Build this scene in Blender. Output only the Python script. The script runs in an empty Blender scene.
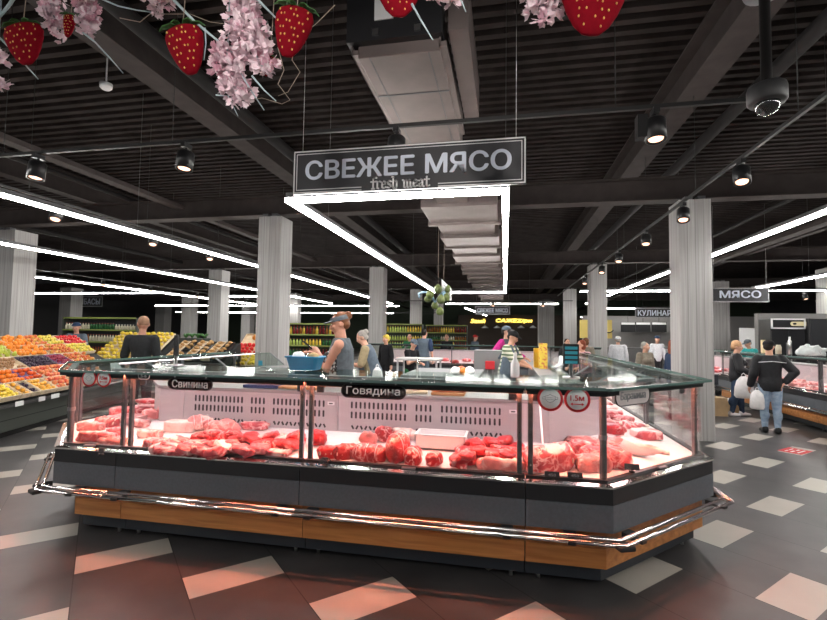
import bpy, bmesh, math, random
from mathutils import Vector, Matrix, noise
import numpy as np
PI=math.pi
R=math.radians
scn=bpy.context.scene
COL=scn.collection
rnd=random.Random(7)

# ---------------------------------------------------------------- camera
EYE=1.7
FPX=465.0
def cam_axes():
    p=R(2.95); r=R(0.8); yaw=R(11.158)
    fw=Vector((-math.sin(yaw)*math.cos(p),math.cos(yaw)*math.cos(p),math.sin(p)))
    rt=Vector((math.cos(yaw),math.sin(yaw),0)); up=rt.cross(fw)
    return rt*math.cos(r)+up*math.sin(r), up*math.cos(r)-rt*math.sin(r), fw
RT,UP,FW=cam_axes()
cd=bpy.data.cameras.new('camera'); cam=bpy.data.objects.new('camera',cd); COL.objects.link(cam)
cd.sensor_fit='HORIZONTAL'; cd.sensor_width=36; cd.lens=FPX*36/827; cd.clip_start=.05; cd.clip_end=200
m=Matrix.Identity(4)
for i in range(3):
    m[i][0]=RT[i]; m[i][1]=UP[i]; m[i][2]=-FW[i]
m.translation=(0,0,EYE); cam.matrix_world=m
scn.camera=cam
def _ray(u,v): return RT*(u-413.5)+UP*(310-v)+FW*FPX
def at(u,v,Y):
    d=_ray(u,v); return Vector((0,0,EYE))+d*(Y/d.y)
def atx(u,v,X):
    d=_ray(u,v); return Vector((0,0,EYE))+d*(X/d.x)
def atz(u,v,z):
    d=_ray(u,v); return Vector((0,0,EYE))+d*((z-EYE)/d.z)

# ---------------------------------------------------------------- materials
def _nt(name):
    m=bpy.data.materials.new(name); m.use_nodes=True
    nt=m.node_tree; b=nt.nodes['Principled BSDF']; return m,nt,b
def mat(name,c,rough=.5,metal=0,spec=.5,var=0,scale=6,bump=0,bscale=40,c2=None,stretch=(1,1,1),coat=0,det=4,lo=.35,hi=.65,sss=0):
    m,nt,b=_nt(name); L=nt.links
    b.inputs['Base Color'].default_value=(*c,1); b.inputs['Roughness'].default_value=rough
    b.inputs['Metallic'].default_value=metal; b.inputs['Specular IOR Level'].default_value=spec
    b.inputs['Coat Weight'].default_value=coat
    if var or c2 or bump:
        tc=nt.nodes.new('ShaderNodeTexCoord'); mp=nt.nodes.new('ShaderNodeMapping'); mp.inputs['Scale'].default_value=stretch
        L.new(tc.outputs['Object'],mp.inputs['Vector'])
    if var or c2:
        n=nt.nodes.new('ShaderNodeTexNoise'); n.inputs['Scale'].default_value=scale; n.inputs['Detail'].default_value=det
        L.new(mp.outputs[0],n.inputs['Vector'])
        r=nt.nodes.new('ShaderNodeValToRGB'); r.color_ramp.elements[0].position=lo; r.color_ramp.elements[1].position=hi
        cc=c2 or tuple(min(1,x*(1+var)) for x in c); c1=c if c2 else tuple(x*(1-var) for x in c)
        r.color_ramp.elements[0].color=(*c1,1); r.color_ramp.elements[1].color=(*cc,1)
        L.new(n.outputs['Fac'],r.inputs[0]); L.new(r.outputs[0],b.inputs['Base Color'])
    if bump:
        n2=nt.nodes.new('ShaderNodeTexNoise'); n2.inputs['Scale'].default_value=bscale; n2.inputs['Detail'].default_value=5
        L.new(mp.outputs[0],n2.inputs['Vector'])
        bp=nt.nodes.new('ShaderNodeBump'); bp.inputs['Strength'].default_value=bump; bp.inputs['Distance'].default_value=.01
        L.new(n2.outputs['Fac'],bp.inputs['Height']); L.new(bp.outputs[0],b.inputs['Normal'])
    return m
def emat(name,c,s):
    m,nt,b=_nt(name)
    b.inputs['Base Color'].default_value=(*c,1); b.inputs['Emission Color'].default_value=(*c,1); b.inputs['Emission Strength'].default_value=s
    return m
def glassmat(name,tint=(.93,.96,.95),refl=1.0,rough=0.0,ior=1.45):
    m=bpy.data.materials.new(name); m.use_nodes=True; nt=m.node_tree; nt.nodes.clear(); L=nt.links
    o=nt.nodes.new('ShaderNodeOutputMaterial'); mx=nt.nodes.new('ShaderNodeMixShader'); t=nt.nodes.new('ShaderNodeBsdfTransparent'); g=nt.nodes.new('ShaderNodeBsdfGlossy')
    lw=nt.nodes.new('ShaderNodeLayerWeight'); lw.inputs['Blend'].default_value=.5
    pw=nt.nodes.new('ShaderNodeMath'); pw.operation='POWER'; pw.inputs[1].default_value=5; L.new(lw.outputs['Facing'],pw.inputs[0])
    f0=((ior-1)/(ior+1))**2
    mu=nt.nodes.new('ShaderNodeMath'); mu.operation='MULTIPLY_ADD'; mu.inputs[1].default_value=(1-f0)*refl; mu.inputs[2].default_value=f0*refl; mu.use_clamp=True
    L.new(pw.outputs[0],mu.inputs[0])
    t.inputs[0].default_value=(*tint,1); g.inputs['Roughness'].default_value=rough; g.inputs['Color'].default_value=(1,1,1,1)
    L.new(mu.outputs[0],mx.inputs[0]); L.new(t.outputs[0],mx.inputs[1]); L.new(g.outputs[0],mx.inputs[2]); L.new(mx.outputs[0],o.inputs[0])
    return m
def meatmat(name,lean,fat,amount=.5,scale=14,rough=.3,cap=.62):
    m,nt,b=_nt(name); L=nt.links; N=nt.nodes.new
    tc=N('ShaderNodeTexCoord'); oi=N('ShaderNodeObjectInfo')
    ad=N('ShaderNodeVectorMath'); ad.operation='ADD'; sc=N('ShaderNodeMath'); sc.operation='MULTIPLY'; sc.inputs[1].default_value=37
    L.new(oi.outputs['Random'],sc.inputs[0]); L.new(tc.outputs['Object'],ad.inputs[0]); L.new(sc.outputs[0],ad.inputs[1])
    def nz(scale,det=3,dis=0):
        n=N('ShaderNodeTexNoise'); n.inputs['Scale'].default_value=scale; n.inputs['Detail'].default_value=det; n.inputs['Distortion'].default_value=dis; L.new(ad.outputs[0],n.inputs['Vector']); return n.outputs['Fac']
    def ramp(f,pts):
        r=N('ShaderNodeValToRGB'); e=r.color_ramp.elements; e[0].position=pts[0][0]; e[0].color=(*[pts[0][1]]*3,1); e[1].position=pts[-1][0]; e[1].color=(*[pts[-1][1]]*3,1)
        for p,v in pts[1:-1]: k=e.new(p); k.color=(v,v,v,1)
        L.new(f,r.inputs[0]); return r.outputs[0]
    def mix(f,c1,c2):
        x=N('ShaderNodeMix'); x.data_type='RGBA'
        if isinstance(f,float): x.inputs[0].default_value=f
        else: L.new(f,x.inputs[0])
        for i,c in ((6,c1),(7,c2)):
            if isinstance(c,tuple): x.inputs[i].default_value=(*c,1)
            else: L.new(c,x.inputs[i])
        return x.outputs[2]
    base=mix(ramp(nz(9,4),[(.35,0),(.65,1)]),tuple(x*.62 for x in lean),tuple(min(1,x*1.15) for x in lean))
    w=.018+.03*amount
    vein=ramp(nz(scale,4,.6),[(.5-w*1.6,0),(.5,1),(.5+w*1.6,0)])
    mk=ramp(nz(6,2),[(.5-.2*amount,0),(.62,1)])
    mu=N('ShaderNodeMath'); mu.operation='MULTIPLY'; L.new(vein,mu.inputs[0]); L.new(mk,mu.inputs[1])
    c=mix(mu.outputs[0],base,fat)
    c=mix(ramp(nz(4.5,2),[(cap,0),(cap+.05,1)]),c,fat)
    hs=N('ShaderNodeHueSaturation'); r2=N('ShaderNodeMath'); r2.operation='MULTIPLY_ADD'; r2.inputs[1].default_value=.35; r2.inputs[2].default_value=.85
    L.new(oi.outputs['Random'],r2.inputs[0]); L.new(r2.outputs[0],hs.inputs['Value']); L.new(c,hs.inputs['Color']); L.new(hs.outputs[0],b.inputs['Base Color'])
    b.inputs['Roughness'].default_value=rough; b.inputs['Specular IOR Level'].default_value=.55
    bp=N('ShaderNodeBump'); bp.inputs['Strength'].default_value=.55; bp.inputs['Distance'].default_value=.008
    L.new(nz(38,3),bp.inputs['Height']); L.new(bp.outputs[0],b.inputs['Normal'])
    return m
def woodmat(name,c1,c2,axis=0,scale=3,rough=.35,board=0):
    m,nt,b=_nt(name); L=nt.links
    tc=nt.nodes.new('ShaderNodeTexCoord'); mp=nt.nodes.new('ShaderNodeMapping')
    s=[9,9,9]; s[axis]=.7; mp.inputs['Scale'].default_value=s
    L.new(tc.outputs['Object'],mp.inputs[0]); n=nt.nodes.new('ShaderNodeTexNoise'); n.inputs['Scale'].default_value=scale; n.inputs['Detail'].default_value=6; n.inputs['Distortion'].default_value=.6
    L.new(mp.outputs[0],n.inputs['Vector']); r=nt.nodes.new('ShaderNodeValToRGB'); r.color_ramp.elements[0].position=.3; r.color_ramp.elements[1].position=.7
    r.color_ramp.elements[0].color=(*c1,1); r.color_ramp.elements[1].color=(*c2,1)
    L.new(n.outputs['Fac'],r.inputs[0]); L.new(r.outputs[0],b.inputs['Base Color']); b.inputs['Roughness'].default_value=rough
    return m

M={}
M['band']=mat('graphite_band',(.092,.102,.115),.45,var=.08,scale=50)
M['band_dark']=mat('black_band',(.018,.018,.02),.35)
M['plinth']=mat('dark_plinth',(.022,.027,.034),.5)
M['steel']=mat('brushed_steel',(.62,.62,.62),.28,1,var=.06,scale=12,stretch=(1,1,14))
M['chrome']=mat('chrome_rail',(.85,.82,.8),.12,1)
M['post']=mat('grey_anodised_post',(.15,.15,.155),.35,.7)
M['bracket']=mat('grey_bracket',(.24,.25,.26),.45,.4)
M['black']=mat('black_plastic',(.012,.012,.013),.4)
M['blackm']=mat('black_matte',(.008,.008,.008),.75)
M['rubber']=mat('rubber',(.015,.015,.015),.8)
M['white']=mat('white_plastic',(.8,.8,.8),.35)
M['deck']=mat('white_display_deck',(.8,.76,.76),.4,var=.04,scale=8)
M['grill']=mat('pale_steel_panel',(.5,.47,.48),.4,.25)
M['slot']=mat('dark_slot',(.03,.025,.03),.8)
M['glass']=glassmat('clear_glass')
M['glass_top']=glassmat('top_glass',(.84,.90,.88),.17,.06)
M['edge']=mat('glass_edge',(.12,.2,.18),.15,spec=.8)
M['film']=glassmat('clear_film',(.92,.92,.92),1.6,.06)
M['walnut']=woodmat('walnut_panel',(.28,.095,.025),(.5,.2,.06),0,3)
M['oak']=woodmat('oak_panel',(.36,.13,.035),(.62,.27,.085),0,2.5)
M['board']=woodmat('cutting_board',(.45,.2,.08),(.62,.32,.15),0,2,.5)
M['crate']=woodmat('pale_crate_wood',(.62,.48,.32),(.78,.64,.46),0,2,.6)
M['led']=emat('led_white',(1,.97,.93),1)
M['lamp']=emat('spot_lamp',(1,.58,.40),1)
M['tube']=emat('counter_tube',(1,.7,.68),1)
M['red']=mat('red_print',(.62,.02,.03),.5)
M['ink']=mat('black_ink',(.012,.012,.014),.5)
M['signw']=mat('sign_letter_grey',(.66,.72,.82),.5)
M['signb']=mat('sign_board_graphite',(.03,.031,.035),.55)
M['beef']=meatmat('beef',(.50,.022,.03),(.84,.5,.48),.4,13,cap=.64)
M['beefd']=meatmat('dark_beef',(.34,.014,.02),(.75,.36,.34),.2,13,cap=.68)
M['pork']=meatmat('pork',(.68,.23,.22),(.88,.62,.58),.6,10,cap=.55)
M['porkd']=meatmat('rosy_pork',(.58,.085,.10),(.88,.58,.55),.75,12,cap=.57)
M['fat']=meatmat('white_fat',(.80,.58,.54),(.66,.24,.24),.3,8,cap=.66)
M['bone']=mat('bone',(.8,.66,.56),.4,var=.1)
M['ceil']=mat('ceiling_sheet',(.034,.027,.0255),.75,spec=.08,var=.2,scale=3)
M['beam']=mat('dark_beam',(.05,.041,.039),.7,spec=.12,var=.12,scale=4)
M['pipe']=mat('dark_pipe',(.018,.016,.016),.65,spec=.15)
M['duct']=mat('galvanised_duct',(.20,.165,.155),.42,.45,var=.1,scale=3)
M['track']=mat('black_track',(.012,.012,.012),.5)
M['skin']=mat('skin',(.62,.34,.24),.5,var=.06,scale=20,spec=.3)
M['skin2']=mat('tanned_skin',(.52,.26,.18),.5,var=.06,scale=20,spec=.3)
def cloth(n,c,**k): return mat(n,c,k.pop('rough',.85),var=k.pop('var',.12),scale=k.pop('scale',25),spec=.2,**k)
M['yp']=mat('yellow_plastic',(.78,.46,.03),.45)
M['leaf']=mat('leaf_green',(.06,.19,.045),.6,var=.25,scale=30)
# column cladding: pale grey board-grain streaks
def column_mat():
    m,nt,b=_nt('pale_board_cladding'); L=nt.links
    tc=nt.nodes.new('ShaderNodeTexCoord'); mp=nt.nodes.new('ShaderNodeMapping'); mp.inputs['Scale'].default_value=(22,22,.45); L.new(tc.outputs['Object'],mp.inputs[0])
    n=nt.nodes.new('ShaderNodeTexNoise'); n.inputs['Scale'].default_value=1.6; n.inputs['Detail'].default_value=6; L.new(mp.outputs[0],n.inputs['Vector'])
    r=nt.nodes.new('ShaderNodeValToRGB'); r.color_ramp.elements[0].position=.28; r.color_ramp.elements[1].position=.72
    r.color_ramp.elements[0].color=(.29,.28,.27,1); r.color_ramp.elements[1].color=(.45,.44,.43,1)
    L.new(n.outputs['Fac'],r.inputs[0])
    # plank seams
    sp=nt.nodes.new('ShaderNodeSeparateXYZ'); L.new(tc.outputs['Object'],sp.inputs[0])
    a=nt.nodes.new('ShaderNodeMath'); a.operation='ADD'; L.new(sp.outputs[0],a.inputs[0]); L.new(sp.outputs[1],a.inputs[1])
    w=nt.nodes.new('ShaderNodeMath'); w.operation='PINGPONG'; w.inputs[1].default_value=.0625; L.new(a.outputs[0],w.inputs[0])
    g=nt.nodes.new('ShaderNodeMath'); g.operation='LESS_THAN'; g.inputs[1].default_value=.004; L.new(w.outputs[0],g.inputs[0])
    mx=nt.nodes.new('ShaderNodeMix'); mx.data_type='RGBA'; mx.inputs[7].default_value=(.23,.225,.22,1); L.new(g.outputs[0],mx.inputs[0]); L.new(r.outputs[0],mx.inputs[6])
    L.new(mx.outputs[2],b.inputs['Base Color']); b.inputs['Roughness'].default_value=.6
    return m
M['column']=column_mat()
# floor: dark planks at 45 degrees with pale inset tiles on a staggered lattice
def floor_mat():
    m,nt,b=_nt('dark_floor_with_pale_inset_tiles'); L=nt.links
    def mth(op,a,bv=None,cv=None):
        n=nt.nodes.new('ShaderNodeMath'); n.operation=op
        for i,x in enumerate((a,bv,cv)):
            if x is None: continue
            if isinstance(x,(int,float)): n.inputs[i].default_value=x
            else: L.new(x,n.inputs[i])
        return n.outputs[0]
    tc=nt.nodes.new('ShaderNodeTexCoord'); sp=nt.nodes.new('ShaderNodeSeparateXYZ'); L.new(tc.outputs['Object'],sp.inputs[0])
    x,y=sp.outputs[0],sp.outputs[1]
    p=mth('MULTIPLY',mth('ADD',x,y),.70711); q=mth('MULTIPLY',mth('SUBTRACT',y,x),.70711)
    row=mth('FLOOR',mth('DIVIDE',mth('ADD',q,40*.752-1.95+.376),.752))
    qq=mth('SUBTRACT',mth('ADD',q,40*.752-1.95+.376),mth('MULTIPLY',row,.752)) # 0..0.752 centre .376
    odd=mth('MODULO',row,2)   # row 40 (q=1.95) even: phase .84
    ph=mth('MULTIPLY',odd,.62)
    pp=mth('MODULO',mth('ADD',mth('ADD',p,62-.84+.62),ph),1.24)  # centre at .62
    inq=mth('LESS_THAN',mth('ABSOLUTE',mth('SUBTRACT',qq,.376)),.15)
    inp=mth('LESS_THAN',mth('ABSOLUTE',mth('SUBTRACT',pp,.62)),.306)
    mask=mth('MULTIPLY',inq,inp)
    # joints: short-edge lines each .62 and long-edge lines
    jp=mth('PINGPONG',mth('ADD',p,62-.84+.31),.31)
    jl=mth('LESS_THAN',jp,.0035)
    tn=nt.nodes.new('ShaderNodeTexNoise'); tn.inputs['Scale'].default_value=2.2; tn.inputs['Detail'].default_value=6; L.new(tc.outputs['Object'],tn.inputs['Vector'])
    r=nt.nodes.new('ShaderNodeValToRGB'); r.color_ramp.elements[0].position=.3; r.color_ramp.elements[1].position=.75
    r.color_ramp.elements[0].color=(.04,.038,.039,1); r.color_ramp.elements[1].color=(.075,.071,.071,1); L.new(tn.outputs['Fac'],r.inputs[0])
    r2=nt.nodes.new('ShaderNodeValToRGB'); r2.color_ramp.elements[0].color=(.34,.32,.28,1); r2.color_ramp.elements[1].color=(.45,.42,.37,1); L.new(tn.outputs['Fac'],r2.inputs[0])
    m1=nt.nodes.new('ShaderNodeMix'); m1.data_type='RGBA'; L.new(jl,m1.inputs[0]); L.new(r.outputs[0],m1.inputs[6]); m1.inputs[7].default_value=(.012,.011,.011,1)
    m2=nt.nodes.new('ShaderNodeMix'); m2.data_type='RGBA'; L.new(mask,m2.inputs[0]); L.new(m1.outputs[2],m2.inputs[6]); L.new(r2.outputs[0],m2.inputs[7])
    L.new(m2.outputs[2],b.inputs['Base Color']); b.inputs['Roughness'].default_value=.38; b.inputs['Specular IOR Level'].default_value=.35
    return m
M['floor']=floor_mat()

# ---------------------------------------------------------------- mesh helpers
class MB:
    def __init__(s): s.bm=bmesh.new()
    def _add(s,vs,fs,smooth=False):
        b=s.bm; v=[b.verts.new(x) for x in vs]
        for f in fs:
            try:
                ff=b.faces.new([v[i] for i in f]); ff.smooth=smooth
            except ValueError: pass
        return v
    def box(s,c,sz,rz=0,mx=None):
        c=Vector(c); hx,hy,hz=sz[0]/2,sz[1]/2,sz[2]/2
        rot=Matrix.Rotation(rz,3,'Z') if mx is None else mx
        vs=[c+rot@Vector((x*hx,y*hy,z*hz)) for z in(-1,1) for y in(-1,1) for x in(-1,1)]
        s._add(vs,[(0,2,3,1),(4,5,7,6),(0,1,5,4),(2,6,7,3),(0,4,6,2),(1,3,7,5)]); return s
    def b2(s,lo,hi):
        return s.box([(a+b)/2 for a,b in zip(lo,hi)],[abs(b-a) for a,b in zip(lo,hi)])
    def cyl(s,p0,p1,r0,r1=None,n=12,cap=True):
        p0=Vector(p0);p1=Vector(p1); r1=r0 if r1 is None else r1
        d=(p1-p0).normalized(); a=d.orthogonal().normalized(); e=d.cross(a)
        vs=[];
        for p,r in((p0,r0),(p1,r1)):
            for i in range(n):
                t=2*PI*i/n; vs.append(p+(a*math.cos(t)+e*math.sin(t))*r)
        fs=[(i,(i+1)%n,n+(i+1)%n,n+i) for i in range(n)]
        s._add(vs,fs,True)
        if cap:
            s._add(vs[:n],[tuple(range(n))[::-1]]); s._add(vs[n:],[tuple(range(n))])
        return s
    def tube(s,pts,r,n=8,closed=False,rs=None):
        pts=[Vector(p) for p in pts]; N=len(pts); rings=[]; ref=None
        for i,p in enumerate(pts):
            d=(pts[min(i+1,N-1)]-pts[max(i-1,0)]) if not closed else pts[(i+1)%N]-pts[i-1]
            d.normalize()
            if ref is None: ref=d.orthogonal().normalized()
            a=(ref-d*ref.dot(d)).normalized(); ref=a; e=d.cross(a); rr=rs[i] if rs else r
            rings.append([p+(a*math.cos(2*PI*k/n)+e*math.sin(2*PI*k/n))*rr for k in range(n)])
        vs=[v for g in rings for v in g]; fs=[]
        for i in range(N if closed else N-1):
            j=(i+1)%N
            for k in range(n): fs.append((i*n+k,i*n+(k+1)%n,j*n+(k+1)%n,j*n+k))
        if not closed: fs+= [tuple(range(n))[::-1],tuple((N-1)*n+k for k in range(n))]
        s._add(vs,fs,True); return s
    def ell(s,c,r,u=14,v=9,mx=None):
        c=Vector(c); r=(r,r,r) if isinstance(r,(int,float)) else r; vs=[];fs=[]
        mx=mx or Matrix.Identity(3)
        vs.append(c+mx@Vector((0,0,r[2])))
        for j in range(1,v):
            t=PI*j/v
            for i in range(u):
                a=2*PI*i/u; vs.append(c+mx@Vector((r[0]*math.sin(t)*math.cos(a),r[1]*math.sin(t)*math.sin(a),r[2]*math.cos(t))))
        vs.append(c+mx@Vector((0,0,-r[2]))); L=len(vs)-1
        for i in range(u):
            fs.append((0,1+i,1+(i+1)%u)); fs.append((L,1+(v-2)*u+(i+1)%u,1+(v-2)*u+i))
        for j in range(v-2):
            for i in range(u):
                a=1+j*u+i; b=1+j*u+(i+1)%u; fs.append((a,a+u,b+u,b))
        s._add(vs,fs,True); return s
    def lathe(s,prof,c=(0,0,0),n=20,smooth=True,sx=1,sy=1):
        c=Vector(c); vs=[];fs=[]
        for (r,z) in prof:
            for i in range(n):
                a=2*PI*i/n; vs.append(c+Vector((r*sx*math.cos(a),r*sy*math.sin(a),z)))
        for j in range(len(prof)-1):
            for i in range(n): fs.append((j*n+i,j*n+(i+1)%n,(j+1)*n+(i+1)%n,(j+1)*n+i))
        fs.append(tuple(range(n))[::-1]); k=(len(prof)-1)*n; fs.append(tuple(k+i for i in range(n)))
        s._add(vs,fs,smooth); return s
    def prism(s,poly,z0,z1,f=None):
        # poly in plan; f maps (x,y,z)->Vector
        f=f or (lambda x,y,z:Vector((x,y,z))); n=len(poly)
        vs=[f(x,y,z0) for x,y in poly]+[f(x,y,z1) for x,y in poly]
        s._add(vs,[tuple(range(n))[::-1],tuple(range(n,2*n))]+[(i,(i+1)%n,n+(i+1)%n,n+i) for i in range(n)]); return s
    def sweep(s,prof,path,smooth=False):
        # prof: closed list of (o,z); path: list of (P, mitre) in plan
        n=len(prof); vs=[]
        for P,mv in path:
            for o,z in prof: vs.append(Vector((P[0]+mv[0]*o,P[1]+mv[1]*o,z)))
        fs=[]
        for i in range(len(path)-1):
            for k in range(n): fs.append((i*n+k,i*n+(k+1)%n,(i+1)*n+(k+1)%n,(i+1)*n+k))
        fs+=[tuple(range(n))[::-1],tuple((len(path)-1)*n+k for k in range(n))]
        s._add(vs,fs,smooth); return s
    def xf(s,mx):
        bmesh.ops.transform(s.bm,matrix=mx,verts=s.bm.verts); return s
    def bevel(s,w=.005,seg=1,ang=35):
        b=s.bm; bmesh.ops.remove_doubles(b,verts=b.verts,dist=1e-5)
        b.normal_update()
        ed=[e for e in b.edges if len(e.link_faces)==2 and e.calc_face_angle(0)>R(ang)]
        bmesh.ops.bevel(b,geom=ed,offset=w,segments=seg,affect='EDGES',profile=.5,clamp_overlap=True); return s
    def builds(s,name,m,parent=None):
        # every separate piece becomes a part of its own
        b=s.bm; b.verts.ensure_lookup_table(); seen=set(); out=[]
        bmesh.ops.remove_doubles(b,verts=b.verts,dist=1e-6)
        for v in b.verts:
            if v in seen: continue
            st=[v]; comp=[]; seen.add(v)
            while st:
                q=st.pop(); comp.append(q)
                for e in q.link_edges:
                    w=e.other_vert(q)
                    if w not in seen: seen.add(w); st.append(w)
            idx={q:i for i,q in enumerate(comp)}; n=MB(); fs=set(f for q in comp for f in q.link_faces); sm=any(f.smooth for f in fs)
            n._add([q.co.copy() for q in comp],[[idx[x] for x in f.verts] for f in fs],sm); out.append(n.build(name,m,parent))
        b.free(); return out
    def build(s,name,m,parent=None,local=False,origin=None,recalc=True):
        b=s.bm
        if recalc: bmesh.ops.recalc_face_normals(b,faces=b.faces)
        if parent is not None and not local:
            w=Vector((0,0,0)); p=parent
            while p: w+=p.location; p=p.parent
            bmesh.ops.translate(b,verts=b.verts,vec=-w); org=Vector((0,0,0))
        elif parent is None and not local:
            if origin is None:
                xs=[v.co for v in b.verts]
                lo=Vector([min(c[i] for c in xs) for i in range(3)]); hi=Vector([max(c[i] for c in xs) for i in range(3)])
                org=Vector(((lo.x+hi.x)/2,(lo.y+hi.y)/2,lo.z))
            else: org=Vector(origin)
            bmesh.ops.translate(b,verts=b.verts,vec=-org)
        else: org=Vector((0,0,0))
        me=bpy.data.meshes.new(name); b.to_mesh(me); b.free()
        ms=m if isinstance(m,(list,tuple)) else [m]
        for q in ms: me.materials.append(q)
        o=bpy.data.objects.new(name,me); COL.objects.link(o); o.location=org
        if parent is not None: o.parent=parent
        return o
def tag(o,label=None,cat=None,group=None,kind=None):
    if label: o['label']=label
    if cat: o['category']=cat
    if group: o['group']=group
    if kind: o['kind']=kind
    return o
def thing(name,loc,label,cat,group=None,rz=0):
    o=bpy.data.objects.new(name,None); COL.objects.link(o); o.location=loc; o.rotation_euler=(0,0,rz); o.empty_display_size=.1
    return tag(o,label,cat,group)
def struct(name,mb,m):
    o=mb.build(name,m,origin=(0,0,0)); o['kind']='structure'; return o
def copy_tree(o,parent=None):
    c=o.copy(); COL.objects.link(c)
    if parent is not None: c.parent=parent
    for ch in list(o.children): copy_tree(ch,c)
    return c
def text_mb(body,size,bold=0,shear=0,ext=.002,width=None,height=None):
    cu=bpy.data.curves.new('lettering','FONT'); cu.body=body; cu.size=size; cu.align_x='CENTER'; cu.align_y='CENTER';  cu.shear=shear; cu.extrude=ext; cu.resolution_u=3
    ob=bpy.data.objects.new('lettering',cu); COL.objects.link(ob)
    dg=bpy.context.evaluated_depsgraph_get(); me=bpy.data.meshes.new_from_object(ob.evaluated_get(dg))
    bpy.data.objects.remove(ob); bpy.data.curves.remove(cu)
    mb=MB(); mb.bm.from_mesh(me)
    if bold:
        for k,(dx,dy) in enumerate(((bold,0),(-bold,0),(0,bold*.7),(0,-bold*.7))):
            n0=len(mb.bm.verts); mb.bm.from_mesh(me); mb.bm.verts.ensure_lookup_table()
            for v in mb.bm.verts[n0:]: v.co.x+=dx; v.co.y+=dy; v.co.z+=.0004*(k+1)
    bpy.data.meshes.remove(me)
    xs=[v.co.x for v in mb.bm.verts]; ys=[v.co.y for v in mb.bm.verts]
    cx=(min(xs)+max(xs))/2; cy=(min(ys)+max(ys))/2; sx=width/(max(xs)-min(xs)) if width else 1; sy=height/(max(ys)-min(ys)) if height else sx
    for v in mb.bm.verts: v.co.x=(v.co.x-cx)*sx; v.co.y=(v.co.y-cy)*sy
    return mb
def face_frame(c,rz=0,tilt=0):
    # local XY plane -> vertical plane facing -Y (rotated by rz about Z)
    return Matrix.Translation(c)@Matrix.Rotation(rz,4,'Z')@Matrix.Rotation(PI/2+tilt,4,'X')
AIM=[]
# ================================================================= SETTING
f=MB(); f.b2((-34,-9,-.1),(24,50,0)); struct('floor',f,M['floor'])
# ceiling: folded sheet with ribs running across the hall
cb=MB(); pr=[]; y=-9.0
Z=5.62
while y<50:
    pr+= [(y,Z),(y+.10,Z),(y+.115,Z+.16),(y+.205,Z+.16)]; y+=.22
vs=[];fs=[]
for (yy,zz) in pr: vs+= [(-34,yy,zz),(24,yy,zz)]
for i in range(len(pr)-1): fs.append((2*i,2*i+1,2*i+3,2*i+2))
cb._add(vs,fs); cb.b2((-34,-9,Z+.18),(24,50,Z+.3)); struct('ceiling',cb,M['ceil'])
wm=mat('dark_wall',(.05,.05,.052),.8); wg=mat('olive_green_wall',(.055,.075,.05),.8); wl=mat('pale_wall',(.38,.37,.36),.8)
for n,lo,hi,mm in (('wall_back',(-34,49.9,0),(24,50.1,5.7),wg),('wall_left',(-34.1,-9,0),(-34,50,5.7),wm),('wall_right',(24,-9,0),(24.1,50,5.7),wm)):
    b=MB(); b.b2(lo,hi); struct(n,b,mm)
# columns
cols=[('pale clad square column nearest the meat counter, blue sticker low on it',-4.69,8.85,.5),('pale clad square column right of the meat counter, behind its right arm',3.15,8.8,.5),
('pale clad square column directly behind the bending woman in a blue vest',-4.48,16.1,.52),('slim pale column third back in the row behind the phone-holding woman',-4.65,24.3,.55),('pale column right of and farther back than the green hanging gourds',-4.6,32.5,.6),
('pale clad column behind the red-haired woman in pink',2.98,16.2,.52),('pale column left of the column behind the red-haired woman',3.2,24.5,.58),('farthest visible pale column of the right-hand row',2.7,32.5,1.0),
('large pale column rising behind the fruit stand at the left edge of the photo',-11.71,9.18,.56),('pale column beyond the bald man in the black T-shirt',-10.9,16.2,.55),('pale column beside the hanging sausage-department sign',-24.5,22.4,.78),
('narrow pale column farther back beyond the bald man',-21.6,28.8,.75),('pale column under the hanging meat-department sign',8.75,21.6,.66),('pale column at the right edge of the photo behind the dark cabinets',10.6,17.7,.6),('far pale column left of the bald man, second of its row',-29.6,36,.9),('far narrow pale column seen beyond the bread baskets',-12.6,26.5,.52),('squat pale column seen right beside the clad column with the blue sticker',-21.4,36,.8)]
for i,(lab,x,y,w) in enumerate(cols):
    t=thing('column',(x,y,0),lab,'column','clad columns')
    b=MB(); b.b2((x-w/2,y-w/2,.0),(x+w/2,y+w/2,4.05)); b.bevel(.006); b.build('cladding',M['column'],t)
    b=MB(); b.b2((x-.12,y-.12,4.05),(x+.12,y+.12,4.12)); b.build('steel_core',M['beam'],t)
    b=MB()
    for dx in(-.1,.1): b.b2((x+dx-.06,y-w/2-.02,4.05),(x+dx+.06,y-w/2+.12,4.10))
    b.builds('top_bracket',M['post'],t)
    if i==0:
        b=MB(); p=at(259.5,363,y-w/2-.002); b.box((p.x+.02,y-w/2-.003,p.z),(.09,.004,.10)); b.build('sticker',mat('blue_sticker',(.05,.33,.5),.5),t)
# ---- beams, girders and pipes under the ceiling
def ibeam(a,b_,h,w,lab,name='beam'):
    mb=MB(); a=Vector(a); b_=Vector(b_); d=(b_-a).normalized(); s=Vector((d.y,-d.x,0))
    def slab(o,dz,ww,hh):
        L=(b_-a).length; mb.box((a+b_)/2+s*o+Vector((0,0,dz)),(ww,L,hh),math.atan2(-d.x,d.y))
    slab(0,.012,w,.024); slab(0,h-.012,w,.024); slab(0,h/2,.02,h-.04)
    o=mb.build(name,M['beam']); tag(o,lab,'beam','steel roof beams'); return o
ibeam((-4.65,-8.8,5.05),(-4.65,49.5,5.05),.55,.36,'broad steel roof beam running back above the left row of columns')
ibeam((2.55,-8.8,5.05),(2.55,49.5,5.05),.55,.36,'broad steel roof beam running back on the right, beside a round pipe')
ibeam((-10.8,-8.8,5.05),(-10.8,49.5,5.05),.55,.3,'steel roof beam running back above the large left-edge column')
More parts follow.
